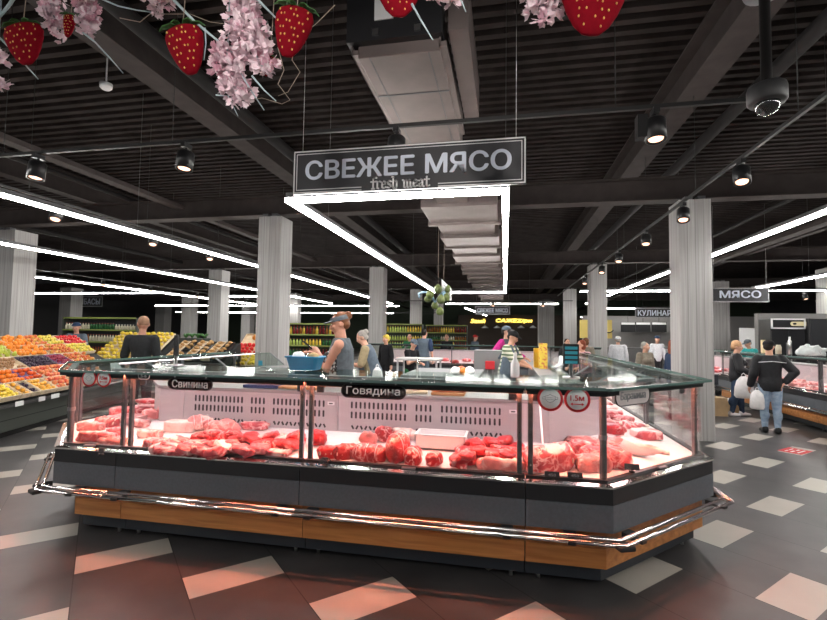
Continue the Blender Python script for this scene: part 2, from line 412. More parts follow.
ibeam((9.2,-8.8,5.05),(9.2,49.5,5.05),.55,.3,'steel roof beam running back above the far right columns')
for y,lab in ((8.9,'steel cross girder on top of the nearest row of columns'),(16.2,'steel cross girder on top of the second row of columns'),(24.4,'steel cross girder on top of the third row of columns'),(32.6,'farthest steel cross girder, over the fourth row of columns')):
    ibeam((-33.5,y,4.12),(23.5,y,4.12),.42,.3,lab,'girder')
for x,z,r,lab in ((-4.15,5.2,.1,'dark round pipe running along the left roof beam'),(3.15,4.9,.09,'dark round pipe running along the right roof beam'),(5.6,4.5,.05,'thin dark conduit running back high on the right'),(-8.2,4.6,.05,'thin dark conduit running back above the left light lines'),(-12.6,4.4,.07,'dark pipe running back far on the left')):
    mb=MB(); mb.cyl((x,-8.8,z),(x,49.5,z),r,n=14); tag(mb.build('pipe',M['pipe']),lab,'pipe')
for x,z,w,lab in ((6.4,4.05,.22,'flat cable tray running back right of the near right column'),(7.4,4.3,.16,'narrow cable tray running back at the far right'),(-7.0,4.35,.2,'flat cable tray running back between the two left light lines'),(-9.8,4.3,.22,'flat cable tray running back beside the large left-edge column')):
    mb=MB(); mb.b2((x-w/2,-8.8,z),(x+w/2,49.5,z+.015)); 
    for s in(-1,1): mb.b2((x+s*w/2-.006,-8.8,z),(x+s*w/2+.006,49.5,z+.08))
    tag(mb.build('cable_tray',M['beam']),lab,'cable tray')
# ---- ducts
def duct():
    t=thing('air_handling_unit',(-.88,4.4,4.0),'big metal ventilation unit hanging above the fresh meat sign','ventilation unit')
    b=MB(); b.b2((-1.22,3.62,4.0),(-.52,5.6,4.42)); b.bevel(.008); b.build('casing',M['duct'],t)
    b=MB()
    for y in (4.25,4.9): b.b2((-1.22,y-.008,3.994),(-.52,y+.008,4.0))
    for x in (-1.12,-.62): b.b2((x-.004,3.63,3.995),(x+.004,5.6,4.0))
    b.builds('seam',M['post'],t)
    b=MB(); b.b2((-1.30,3.55,4.10),(-.50,3.70,4.9)); b.build('front_flange',M['band_dark'],t)
    b=MB()
    for s,x in ((-1,-1.24),(1,-.5)): b.b2((x-.03,3.60,4.02),(x+.03,5.3,4.06)); b.b2((x-.03,3.60,4.02),(x-.02,5.3,4.3))
    b.builds('side_rail',M['duct'],t)
    b=MB(); b.b2((-.46,3.62,4.16),(-.30,5.2,4.6)); b.build('side_box',M['duct'],t)
    for x in (-1.05,-.7):
        b=MB(); b.box((x,3.55,4.16),(.05,.03,.05)); b.build('clamp',M['steel'],t)
    b=MB(); b.box((-.98,3.545,4.36),(.16,.01,.2)); b.build('paper_label',M['white'],t)
    b=MB()
    for x in(-1.2,-.55):
        for y in(3.8,5.4): b.cyl((x,y,4.4),(x,y,5.619),.008,n=6)
    b.builds('hanger_rod',M['post'],t)
    t=thing('flat_air_duct',(-.72,7,3.7),'wide flat metal air duct with cross flanges inside the light frame','air duct')
    y=7.15; k=0
    while y<27:
        w=.60 if k%2==0 else .53; b=MB(); b.b2((-.72-w,y,3.7+.025*(k%2)),(-.72+w*.98,y+1.1,4.05)); b.build('duct_section',M['duct'],t)
        b=MB(); b.b2((-.72-w-.05,y+1.06,3.66),(-.72+w*.98+.05,y+1.15,4.08)); b.build('flange',M['duct'],t); y+=1.15; k+=1
    b=MB(); b.prism([(5.62,4.02),(7.15,3.75),(7.15,4.04),(5.62,4.34)],-1.05,-.58,lambda y,z,k:Vector((k,y,z))); b.build('connecting_duct',M['duct'],t)
    b=MB()
    for yy in (10,13,19,22,26):
        for x in(-1.25,-.2): b.cyl((x,yy,4.05),(x,yy,5.619),.008,n=6)
    b.builds('hanger_rod',M['post'],t)
duct()
# ---- LED lines
LED_S=60.0
M['led'].node_tree.nodes['Principled BSDF'].inputs['Emission Strength'].default_value=LED_S
def led(a,b_,lab,w=.07,z=None,grp='linear ceiling lights',hang=True):
    a=Vector(a);b_=Vector(b_); t=thing('linear_light',(a+b_)/2,lab,'ceiling light',grp)
    d=(b_-a); L=d.length; rz=math.atan2(d.y,d.x); c=(a+b_)/2
    h=MB(); h.box(c+Vector((0,0,.035)),(L,w*.9,.06),rz); h.build('housing',M['post'],t)
    h=MB(); h.box(c-Vector((0,0,.012)),(L-.01,w,.034),rz); h.build('diffuser',M['led'],t)
    if hang:
        h=MB(); n=max(2,int(L/5))
        for i in range(n):
            p=a+d*((i+.5)/n); h.cyl(p+Vector((0,0,.06)),(p.x,p.y,5.619),.003,n=4)
        h.builds('suspension_wire',M['post'],t)
led((-5.9,-6,3.3),(-5.9,24,3.3),'long glowing light line passing just left of the near column with the blue sticker')
led((-9.28,-6,3.3),(-9.28,24,3.3),'long glowing light line crossing in front of the large left-edge column')
led((3.9,-6,3.3),(3.9,24,3.3),'long glowing light line running behind the near right column')
led((7.75,-6,3.3),(7.75,16.6,3.3),'glowing light line at the right edge above the dark cabinets')
led((-14.2,6,3.3),(-14.2,30,3.3),'glowing light line with warm spots beside it, far left')
led((2.6,17.2,3.3),(7.6,17.2,3.3),'short light line across the hall behind the second right column')
led((8.6,17.4,3.3),(12.5,17.2,3.3),'light line across the hall just right of the meat-department sign')
led((8.85,15.0,3.05),(11.85,15.0,3.05),'lower short light line across the hall above the dark cabinets')
led((-21,17.2,3.3),(-14.5,17.2,3.3),'light line across the hall behind the large left-edge column')
led((-13,19,3.3),(-9,19,3.3),'light line across the hall beyond the bald man')
led((-3,24,3.3),(2.6,24,3.3),'light line across the hall above the second fresh meat sign')
led((-22,26,3.3),(-6,26,3.3),'far light line across the left side of the hall')
led((-2.2,26,3.2),(-1.4,36,3.2),'far light line slanting back left of the second fresh meat sign')
led((4.5,26.0,3.2),(9,26.0,3.2),'far light line above the cookery sign')
led((5,33,3.0),(12,33,3.0),'farthest light line on the right, over the cookery counter')
led((-26,33,3.2),(-8,33,3.2),'farthest light line on the left side of the hall')
# frame of light around the sign
def frame():
    t=thing('light_frame',(-1,8.8,2.95),'rectangular frame of glowing light lines hanging behind the fresh meat sign','ceiling light')
    P=[(-2.0,4.02),(-.0,4.02),(-.0,13.7),(-2.0,13.7)]
    for i in range(4):
        a=Vector((*P[i],2.95)); b_=Vector((*P[(i+1)%4],2.95)); d=b_-a; c=(a+b_)/2; rz=math.atan2(d.y,d.x)
        h=MB(); h.box(c+Vector((0,0,.035)),(d.length+.05,.055,.05),rz); h.build('housing',M['post'],t)
        h=MB(); h.box(c-Vector((0,0,.01)),(d.length+.06,.06,.04),rz); h.build('diffuser',M['led'],t)
    h=MB()
    for x in(-2,0):
        for y in (5,10,13.5): h.cyl((x,y,3),(x,y,5.619),.003,n=4)
    h.builds('suspension_wire',M['post'],t)
frame()
# ---- hanging signs
def hang_sign(name,c,w,h,lab,text,tw,th,sub=None,border=True,grp=None,ty=0,zt=5.619):
    c=Vector(c); t=thing(name,c-Vector((0,0,h/2)),lab,'sign',grp)
    b=MB(); b.box(c,(w,.03,h)); b.bevel(.003); b.build('board',M['signb'],t)
    y=c.y-.0165
    if border:
        for k,(ins,bw) in enumerate(((.006,.010*w/2),(.032*w/2,.006*w/2))):
            b=MB(); x0,x1=c.x-w/2+ins,c.x+w/2-ins; z0,z1=c.z-h/2+ins,c.z+h/2-ins
            b.b2((x0,y-.001,z1-bw),(x1,y+.001,z1)); b.b2((x0,y-.001,z0),(x0+bw,y+.001,z1)); b.b2((x1-bw,y-.001,z0),(x1,y+.001,z1))
            g=.165*w if sub else 0
            if g: b.b2((x0,y-.001,z0),(c.x-g-.02*w,y+.001,z0+bw)); b.b2((c.x+g-.02*w,y-.001,z0),(x1,y+.001,z0+bw))
            else: b.b2((x0,y-.001,z0),(x1,y+.001,z0+bw))
            b.build('border_line',M['white'],t)
    mb=text_mb(text,.2,bold=.005,width=tw,height=th); mb.xf(face_frame((c.x,y,c.z+ty))); mb.build('lettering',M['signw'],t)
    if sub: sub(c,y,t)
    b=MB()
    for s in(-1,1): b.cyl((c.x+s*w*.46,c.y,c.z+h/2),(c.x+s*w*.46,c.y,zt),.0025,n=5)
    b.builds('suspension_wire',M['steel'],t)
    return t
# broken-pen lettering built from nib strokes
BL={'f':[[(.1,0),(.3,0)],[(.2,.0),(.2,1.15),(.32,1.3),(.5,1.22)],[(.02,.8),(.42,.8)]],
'r':[[(.0,.85),(.12,.8),(.12,.08),(.22,0)],[(.12,.68),(.32,.84),(.44,.74)]],
'e':[[(.42,.12),(.25,0),(.1,.14),(.1,.68),(.25,.84),(.4,.68),(.38,.5),(.1,.38)]],
's':[[(.4,.74),(.24,.84),(.1,.7),(.14,.5),(.36,.36),(.4,.16),(.24,0),(.06,.1)]],
'h':[[(.02,1.26),(.12,1.2),(.12,.06),(.2,0)],[(.12,.66),(.32,.84),(.44,.68),(.44,.1),(.36,-.18),(.24,-.22)]],
'm':[[(0,.84),(.12,.76),(.12,.08),(.2,0)],[(.12,.66),(.3,.84),(.4,.72),(.4,.08),(.48,0)],[(.4,.66),(.58,.84),(.68,.72),(.68,.08),(.78,0)]],
'a':[[(.08,.7),(.24,.84),(.38,.72),(.38,.1),(.5,0)],[(.38,.46),(.12,.34),(.1,.12),(.22,0),(.38,.16)]],
't':[[(.02,.8),(.4,.8)],[(.2,1.1),(.2,.14),(.3,0),(.44,.1)]]}
def fresh_meat(c,y,t):
    b=MB(); x=0; word='fresh meat'; adv={'f':.46,'r':.46,'e':.5,'s':.48,'h':.56,'m':.86,'a':.56,'t':.46,' ':.42}
    tot=sum(adv[k] for k in word); S=.53/tot; zb=c.z-SH/2+.016
    for ch in word:
        for st in BL.get(ch,[]):
            for (x0,z0),(x1,z1) in zip(st,st[1:]):
                n=.075; q=[(x0-n,z0-n),(x0+n,z0+n),(x1+n,z1+n),(x1-n,z1-n)]
                q=[(c.x-.04*2.1-tot*S/2+.05+(x+a)*S,zb+bz*S*.78) for a,bz in q]
                b.prism(q,0,.002,lambda a,bb,k:Vector((a,y-.001-k,bb)))
                r=.05
                for (a,bz) in ((x0,z0),(x1,z1)):
                    q=[(a-n-.03,bz),(a,bz+n+.03),(a+n+.03,bz),(a,bz-n-.03)]; q=[(c.x-.04*2.1-tot*S/2+.05+(x+aa)*S,zb+bb*S*.78) for aa,bb in q]
                    b.prism(q,0,.0021,lambda a,bb,k:Vector((a,y-.001-k,bb)))
        x+=adv[ch]
    b.build('small_lettering',M['white'],t)
A=at(294,172,3.95); B=at(526.3,162,3.95); w=B.x-A.x
zt_=at(410,144.4,3.95).z; zb_=at(410,189.5,3.95).z
SH=zt_-zb_
SGN=hang_sign('hanging_sign',((A.x+B.x)/2,3.95,(zt_+zb_)/2),w,zt_-zb_,'large black hanging sign with grey letters СВЕЖЕЕ МЯСО and fresh meat below','СВЕЖЕЕ МЯСО',w*.885,.180,fresh_meat,ty=.014)
p=at(740,295,15); hang_sign('hanging_sign',(p.x,15,p.z),1.48,.42,'black hanging sign with grey letters МЯСО at the right','МЯСО',1.08,.22,zt=5.6,ty=.02)
p=at(492.5,310.3,28); hang_sign('hanging_sign',(p.x,28,p.z),2.05,.5,'small distant black sign reading СВЕЖЕЕ МЯСО','СВЕЖЕЕ МЯСО',1.8,.25)
p=at(659,313,21.5); hang_sign('hanging_sign',(p.x,21.5,p.z),1.9,.42,'distant black sign reading КУЛИНАРИЯ beside the near right column','КУЛИНАРИЯ',1.7,.24)
p=at(86,301.5,23.4); hang_sign('hanging_sign',(p.x,23.4,p.z),2.35,.62,'distant black sign reading КОЛБАСЫ partly behind a left column','КОЛБАСЫ',2.0,.36)
# glowing yellow letters on the far wall front
gy=emat('yellow_neon',(1,.72,.12),3.2)
def neon(u,v,Y,txt,wpx,hpx,lab):
    p=at(u,v,Y); q=at(u+wpx,v,Y); mb=text_mb(txt,.5,bold=.02,shear=.15,width=(q-p).length,height=at(u,v-hpx,Y).z-p.z)
    mb.xf(face_frame(p)); tag(mb.build('neon_letters',gy),lab,'lit sign','yellow lit lettering')
neon(478,321,39.9,'Замй',15,4.2,'short lit yellow word on the far shop front, left of the longer one')
neon(514,321,39.9,'САЖЕZ/ри',37,4.6,'longer lit yellow word on the far shop front behind the two sellers')
# ---- ceiling track and spots
def spot(p,lab,tilt=0,az=0,r=.085,h=.19,box=False,grp='track spotlights',on=True):
    p=Vector(p); t=thing('track_spotlight',p,lab,'spotlight',grp)
    b=MB(); b.box(p+Vector((0,0,-.03)),(.05,.12,.05)); b.build('adapter',M['black'],t)
    b=MB(); b.cyl(p+Vector((0,0,-.05)),p+Vector((0,0,-.12)),.014,n=8); b.build('stem',M['black'],t)
    mx=Matrix.Translation(p+Vector((0,0,-.10)))@Matrix.Rotation(az,4,'Z')@Matrix.Rotation(tilt,4,'X')
    b=MB(); b.lathe([(r*.9,0),(r,-.01),(r,-h),(r*.86,-h),(r*.8,-h+.03),(.0,-h+.03)],n=20); b.xf(mx); b.build('can',M['black'],t)
    b=MB(); b.lathe([(.001,-h+.02),(r*.72,-h+.02),(r*.7,-h+.012),(.001,-h+.008)],n=16); b.xf(mx); b.build('lamp',M['lamp'] if on else M['post'],t)
    if box:
        b=MB(); b.box(p+Vector((-.11,0,-.16)),(.08,.1,.2)); b.build('driver_box',M['black'],t)
M['lamp'].node_tree.nodes['Principled BSDF'].inputs['Emission Strength'].default_value=2.6
def track(a,b_,lab):
    a=Vector(a);b_=Vector(b_); d=b_-a; t=thing('lighting_track',(a+b_)/2,lab,'lighting track')
    h=MB(); h.box((a+b_)/2+Vector((0,0,.0)),(d.length,.036,.034),math.atan2(d.y,d.x)); h.build('rail',M['track'],t)
    h=MB(); n=max(2,int(d.length/2.2))
    for i in range(n):
        p=a+d*((i+.5)/n)
        if -1.4<p.x<-.2 and 3<p.y<6: continue
        h.cyl(p,(p.x,p.y,5.619),.004,n=5)
    h.builds('hanger',M['track'],t)
TA=4.25; za=at(505,118,TA).z
track((-9.0,TA,za),(2.05,TA,za),'black lighting track crossing above the fresh meat sign')
for u,lab,on in ((40,'black can spotlight on the cross track at the left edge',1),(187,'black can spotlight on the cross track above the left column',1),(397,'black can spotlight mostly hidden behind the fresh meat sign',0),(655,'lit black can spotlight with a driver box on the cross track, right',1)):
    q=at(u,130,TA); spot((q.x,TA,za-.017),lab,-.12,0,on=bool(on),box=(u==655))
zb=za; xb=(atz(827,98,zb).x+atz(610,255,zb).x)/2
track((xb,1.2,zb),(xb,24,zb),'black lighting track running back past the near right column')
for u,v,lab in ((741,160,'lit can spotlight on the right track, nearest of its row'),(683,201,'lit can spotlight on the right track in front of the near right column'),(646,228,'lit can spotlight on the right track, third of its row'),(619,246,'lit can spotlight on the right track, fourth of its row'),(602,259,'lit can spotlight on the right track, fifth of its row'),(585,270,'lit can spotlight on the right track, sixth of its row')):
    Y=atx(u,v,xb).y; spot((xb,Y,zb-.017),lab,-.35,-.35)
zl=3.62; xl=-6.75
track((xl+.1,2,zl),(xl+.1,22,zl),'black lighting track running back along the left light line')
for u,lab in ((58,'can spotlight above the left light line, nearer one'),(154,'can spotlight above the left light line, middle one'),(211,'can spotlight above the left light line, farther one')):
    q=atx(u,205 if u<100 else 235,xl+.1); spot((xl+.1,q.y,zl-.017),lab,-.4,.5)
track((-13.6,6,3.45),(-13.6,30,3.45),'black lighting track along the far left light line')
for i,y in enumerate((13.6,15.8,18.6,21.6,25.2)):
    spot((-13.6,y,3.43),'small lit can spotlight on the far left track, %s'%('nearest of five','second of five','third of five','fourth of five','last of five')[i],-.6,.6,r=.07,h=.14)
track((6.5,16.6,3.2),(13,16.6,3.2),'black lighting track across the hall above the dark cabinets')
for i,x in enumerate((7.6,9.2,10.6)):
    spot((x,16.6,3.18),'small can spotlight on the track above the dark cabinets, %s'%('left of three','middle of three','right of three')[i],-.35,.2,r=.07,h=.14)
track((-5,22,3.3),(3,22,3.3),'black lighting track across the hall beyond the light frame')
for i,x in enumerate((-3.3,-.55,1.7)):
    spot((x,22,3.28),'small bright can spotlight beyond the light frame, %s'%('left of three','middle of three','right of three')[i],-.4,0,r=.08,h=.14)
track((-9,28,3.0),(-4,28,3.0),'far black lighting track over the bottle shelves')
# ---- camera dome, smoke detectors
p=at(767,98,2.95); t=thing('dome_camera',(p.x,p.y,p.z),'grey dome security camera on a pole from the ceiling, top right','security camera')
b=MB(); b.cyl((p.x,p.y,p.z+.05),(p.x,p.y,5.619),.028,n=14); b.build('pole',M['pipe'],t)
b=MB(); b.lathe([(.001,.09),(.03,.088),(.092,.07),(.098,.05),(.098,-.02),(.088,-.035),(.001,-.035)],p,n=28); b.build('housing',mat('grey_housing',(.045,.045,.047),.45),t)
b=MB(); b.ell(p+Vector((0,0,-.035)),(.066,.066,.066),20,12); b.build('dome',mat('smoked_dome',(.02,.02,.022),.05,spec=.8,coat=1),t)
b=MB(); b.lathe([(.001,0),(.10,0),(.11,.03),(.03,.05)],Vector((p.x,p.y,p.z+.62)),n=20); b.build('flange',M['bracket'],t)
for u,v,Z_,lab in ((106,86,5.02,'small round smoke detector under the ceiling at upper left'),(266,67,5.02,'round smoke detector half hidden behind the blossom')):
    p=atz(u,v,Z_); b=MB(); b.lathe([(.001,-.05),(.05,-.05),(.075,-.025),(.08,.03),(.001,.03)],p,n=20); b.cyl(p+Vector((0,0,.03)),(p.x,p.y,5.619),.01,n=6); tag(b.build('smoke_detector',M['white'] if u<200 else M['bracket'],),lab,'smoke detector')

track((-3.2,-.6,3.75),(2.6,-.6,3.75),'added unseen black lighting track with aimed fill spots')  # out-of-view track and cans added to brighten sign, garlands and counter
for i,(x,tg) in enumerate(((-2.6,(-2.2,3.4,2.2)),(-1.0,(-.8,3.95,3.05)),(.4,(.2,3.95,3.05)),(1.9,(1.2,3.3,1.6)))):
    p=Vector((x,-.6,3.73)); d=Vector(tg)-p-Vector((0,0,-.15)); spot(p,'added fill can spotlight on the unseen track, %s'%('leftmost of four','second of four','third of four','rightmost of four')[i],math.acos(-d.normalized().z)*.98,math.atan2(d.y,d.x)-PI/2,on=True)
    AIM.append((p+Vector((0,0,-.15))+d.normalized()*.24,tg))
M['work']=mat('satin_worktop',(.30,.29,.29),.5,.3)
# ================================================================= MEAT COUNTER RING
def emi(m,c,s):
    b=m.node_tree.nodes['Principled BSDF']; b.inputs['Emission Color'].default_value=(*c,1); b.inputs['Emission Strength'].default_value=s
M['tubef']=emat('rosy_lamp_tube',(1,.21,.11),250)
M['tubed']=emat('dim_rosy_tube',(1,.5,.45),10)
M['tubeb']=emat('pale_rosy_lamp_tube',(1,.66,.70),26)
N45=.70711
def mit(n1,n2):
    n1=Vector(n1);n2=Vector(n2); v=(n1+n2)/(1+n1.dot(n2)); return (v.x,v.y)
E_=(1,0); W_=(-1,0); S_=(0,1); NE=(N45,N45); NW=(-N45,N45)
def deckz(o): return .715+(o-.07)*.1164
def rect(o0,o1,z0,z1): return [(o0,z0),(o1,z0),(o1,z1),(o0,z1)]
GLZ=1.35
def counter_unit(path,label,slots=None,base=.075,bpath=None,worktop=True,grp='glass meat counter units',lamps=True,rail=True,posts='both',tags=True,top_o=.92,slant=None,tube=None):
    cx=sum(p[0][0] for p in path)/len(path); cy=sum(p[0][1] for p in path)/len(path)
    t=thing('meat_counter',(cx,cy,0),label,'meat counter',grp)
    def sw(name,prof,m,pa=None,parent=None): 
        b=MB(); b.sweep(prof,pa or path); return b.build(name,m,parent or t)
    # split ends by a hair so that joints show
    P=[(Vector(p[0]),p[1]) for p in path]
    g=.003
    a,b=P[0],P[-1]; d0=(P[1][0]-a[0]).normalized(); d1=(b[0]-P[-2][0]).normalized()
    hp=[((a[0]+d0*g)[:],a[1])]+[(p[0][:],p[1]) for p in P[1:-1]]+[((b[0]-d1*g)[:],b[1])]
    sw('lower_panel',rect(0,.10,.415,.592),M['band'],hp)
    sw('upper_band',rect(.002,.10,.594,.70),M['band_dark'],hp)
    sw('ledge',[(-.006,.70),(.10,.70),(.10,.712),(.03,.722),(-.006,.712)],M['chrome'],hp)
    bp=bpath or hp
    sw('base_panel',rect(base,base+.03,.150,.280),M['oak'],bp)
    sw('base_panel',rect(base,base+.03,.283,.413),M['walnut'],bp)
    sw('plinth',rect(base+.06,base+.09,.045,.148),M['plinth'],bp)
    sw('carcass',[(.10,.40),(1.10,.40),(1.10,.74),(.80,.74),(.10,.66)],M['plinth'],hp)
    bmm=MB()
    for q,dd in ((hp[0],d0),(hp[-1],-d1)):
        for oo in (base+.10,1.0):
            x=q[0][0]+q[1][0]*oo+dd[0]*.09; y=q[0][1]+q[1][1]*oo+dd[1]*.09; bmm.cyl((x,y,0),(x,y,.06),.014,n=8)
    bmm.builds('foot',M['steel'],t)
    sw('deck',[(.07,deckz(.07)),(.83,deckz(.83)),(.83,deckz(.83)-.03),(.07,deckz(.07)-.03)],M['deck'])
    if worktop:
        if slots and len(path)==2:
            bb=MB(); bb.sweep(rect(.80,.83,deckz(.8)-.01,1.125),hp)
            base_n=len(bb.bm.faces); L=(P[1][0]-P[0][0]).length; n2=Vector(P[0][1])
            s=.13
            for cnt in slots:
                for k in range(cnt):
                    for zc in (1.045,.955):
                        c=P[0][0]+d0*s; cc=Vector((c.x,c.y,0))+Vector((n2.x,n2.y,0))*.7985
                        ang=math.atan2(d0.y,d0.x); bb.box((cc.x,cc.y,zc),(.017,.004,.05),ang); bb.box((cc.x,cc.y,zc),(.011,.0042,.06),ang)
                    c=P[0][0]+d0*(s+.012); bb.box((c.x+n2.x*.7985,c.y+n2.y*.7985,.845),(.016,.004,.036),0,Matrix.Rotation(.5 if k%2 else -.5,3,'Y'))
                    s+=.0415
                s+=.062
            for i,fa in enumerate(bb.bm.faces):
                if i>=base_n: fa.material_index=1
            bp=bb.build('slotted_back_panel',[M['grill'],M['slot']],t)
            q=MB(); c=P[0][0]+d0*(L-.07); q.box((c.x+n2.x*.796,c.y+n2.y*.796,1.05),(.065,.006,.03)); q.build('tag_plate',M['white'],bp)
            q=MB(); q.box((c.x+n2.x*.792,c.y+n2.y*.792,1.05),(.035,.004,.01)); q.build('tag_mark',M['black'],bp)
        else: sw('back_panel',rect(.80,.83,deckz(.8)-.01,1.125),M['grill'],hp)
        sw('worktop',rect(.78,1.22,1.125,1.155),M['work'],hp)
        sw('rear_panel',rect(1.14,1.17,.06,1.125),M['bracket'],hp)
    gp=[((a[0]+d0*.012)[:],a[1])]+hp[1:-1]+[((b[0]-d1*.012)[:],b[1])]
    sw('front_glass',rect(.07,.078,.722,GLZ-.012),M['glass'],gp)
    sw('bottom_glass_rail',rect(.055,.095,.712,.738),M['black'],hp)
    tg=sw('top_glass',rect(.0,top_o,GLZ-.006,GLZ+.006),M['glass_top'],hp)
    if slant:
        o2,z2=slant; sw('sloping_glass',[(top_o,GLZ-.004),(o2,z2-.004),(o2,z2+.004),(top_o,GLZ+.004)],M['glass_top'],hp)
        b_=MB()
        for q in (hp[0],hp[-1]):
            p0=Vector((q[0][0]+q[1][0]*top_o,q[0][1]+q[1][1]*top_o,GLZ)); p1=Vector((q[0][0]+q[1][0]*o2,q[0][1]+q[1][1]*o2,z2)); b_.cyl(p0,p1,.012,n=6)
        b_.builds('sloping_frame',M['bracket'],t)
    sw('top_glass_edge',rect(-.006,.012,GLZ-.012,GLZ+.008),M['edge'],hp,tg)
    sw('top_rail',rect(.05,.099,GLZ-.032,GLZ-.008),M['black'],hp)
    if lamps:
        sw('lamp_tube',rect(.064,.096,GLZ-.0335,GLZ-.0325),tube or M['tubef'],gp); sw('added_lamp_lip',rect(.052,.057,GLZ-.055,GLZ-.03),M['blackm'],gp); sw('added_lamp_shield',rect(.099,.104,GLZ-.062,GLZ-.01),M['blackm'],gp)  # lip and shield added: hide the glow, keep red light off the deck
        sw('lamp_tube',rect(.39,.45,GLZ-.015,GLZ-.0125),M['tubeb'],gp); sw('added_lamp_lip',rect(.38,.385,GLZ-.034,GLZ-.012),M['bracket'],gp)  # lip added to hide the bright side of the rear tube
        sw('lamp_housing',rect(.38,.46,GLZ-.012,GLZ-.008),M['bracket'],gp)
    # posts and corner brackets
    def post(q,dd,off):
        x=q[0][0]+q[1][0]*.105+dd[0]*off; y=q[0][1]+q[1][1]*.105+dd[1]*off; an=math.atan2(dd[1],dd[0])
        bb=MB(); bb.box((x,y,(.72+GLZ-.03)/2),(.034,.03,GLZ-.03-.72),an); bb.bevel(.004); ps=bb.build('post',M['post'],t)
        for z in (.80,1.02,1.22):
            bb=MB(); bb.box((x-q[1][0]*.017,y-q[1][1]*.017,z),(.012,.01,.012),an); bb.build('post_screw',M['chrome'],ps)
        bb=MB(); x2=x+dd[0]*.045; y2=y+dd[1]*.045; x2+=q[1][0]*.03; y2+=q[1][1]*.03; x2+=q[1][0]*.03; y2+=q[1][1]*.03; bb.box((x2,y2,GLZ-.075),(.06,.016,.085),an); bb.bevel(.004); bb.build('glass_clamp',M['band'],t)
    if posts in('both','start'): post(hp[0],d0,.035)
    if posts in('both','end'): post(hp[-1],-d1,.035)
    for q in hp[1:-1]:
        x=q[0][0]+q[1][0]*.10; y=q[0][1]+q[1][1]*.10
        bb=MB(); bb.cyl((x,y,.72),(x,y,GLZ-.03),.024,n=14); ps=bb.build('corner_post',M['post'],t)
        bb=MB(); bb.cyl((x,y,1.0),(x,y,1.03),.030,n=14); bb.build('post_ring',M['bracket'],ps)
        bb=MB(); bb.box((x,y,GLZ-.03),(.2,.07,.03)); bb.build('post_head',M['black'],t)
    if rail:
        def off(o,z): return [Vector((q[0][0]+q[1][0]*o,q[0][1]+q[1][1]*o,z)) for q in path]
        for o,z in ((-.112,.388),(-.062,.402)):
            bb=MB(); bb.tube(off(o,z),.0155,n=10); bb.build('bumper_rail',M['chrome'],t)
        bb=MB()
        for i in range(len(hp)-1):
            A_=Vector((*hp[i][0],0)); B_=Vector((*hp[i+1][0],0)); d=(B_-A_); L=d.length; d.normalize(); nn=Vector((-d.y,d.x,0))
            for s in ((.12,L-.12) if L>.8 else (L*.5,)):
                p=A_+d*s; an=math.atan2(d.y,d.x); bb.box(p-nn*.075+Vector((0,0,.385)),(.05,.13,.02),an); bb.box(p-nn*.03+Vector((0,0,.395)),(.08,.05,.04),an)
        bb.builds('rail_bracket',M['black'],t)
        bb=MB()
        for q in hp[1:-1]:
            c=Vector((q[0][0]-q[1][0]*.10,q[0][1]-q[1][1]*.10,.38)); bb.box(c,(.11,.09,.032),math.atan2(q[1][1],q[1][0])+PI/2)
        if len(hp)>2: bb.bevel(.01,2); bb.build('corner_bumper',M['rubber'],t)
    if tags:
        bb=MB(); A_=Vector((*hp[0][0],0)); B_=Vector((*hp[1][0],0)) if len(hp)==2 else Vector((*hp[-1][0],0)); A_=A_ if len(hp)==2 else Vector((*hp[-2][0],0))
        d=B_-A_; c=A_+d*.5; n2=Vector((-d.y,d.x,0)).normalized(); bb.box(c+n2*.045+Vector((0,0,.732)),(.10,.02,.012),math.atan2(d.y,d.x)); bb.build('glass_latch',M['steel'],t)
    return t
mAL=mit(E_,NE); mL=mit(NE,S_); mR=mit(S_,NW); mAR=mit(NW,W_)
XL,XR=-4.55,1.68
counter_unit([((XL,7.15),E_),((XL,5.65),E_)],'glass-topped counter unit, far one on the left arm of the meat island',slant=(.98,1.17),top_o=.72,tube=M['tubed'])
counter_unit([((XL,5.65),E_),((XL,4.15),mAL)],'glass-topped counter unit, near one on the left arm of the meat island',slant=(.98,1.17),top_o=.72,tube=M['tubed'])
counter_unit([((XL,4.15),mAL),((-3.70,3.3),mL),((-3.10,3.3),S_)],'left corner unit of the meat counter with two round stickers on its glass',bpath=[((XL+.14,4.15),mAL),((-3.58,3.3),mL),((-3.103,3.3),S_)])
counter_unit([((-3.10,3.3),S_),((-1.50,3.3),S_)],'straight pork unit of the meat counter, left one, in front of the clad column',slots=(13,4,13))
counter_unit([((-1.50,3.3),S_),((.14,3.3),S_)],'straight beef unit of the meat counter, with the white tray in it',slots=(13,4,13))
counter_unit([((.14,3.3),S_),((.70,3.3),mR),((XR,4.28),mAR)],'right corner unit of the meat counter with angled end and large stickers')
ra=[(4.28,mAR),(5.75,W_),(7.35,W_),(8.95,W_),(10.55,W_)]
for i in range(4):
    counter_unit([((XR,ra[i][0]),ra[i][1]),((XR,ra[i+1][0]),ra[i+1][1])],'glass-topped counter unit on the right arm of the meat island, %s'%('nearest to the corner','second from the corner','third from the corner','farthest back')[i],slant=(.98,1.17),top_o=.72,tube=M['tubed'])
b=MB(); b.b2((-3.3,4.52,0.002),(.3,10.5,.2)); struct('trim_1',b,mat('staff_floor_boards',(.09,.085,.08),.7))

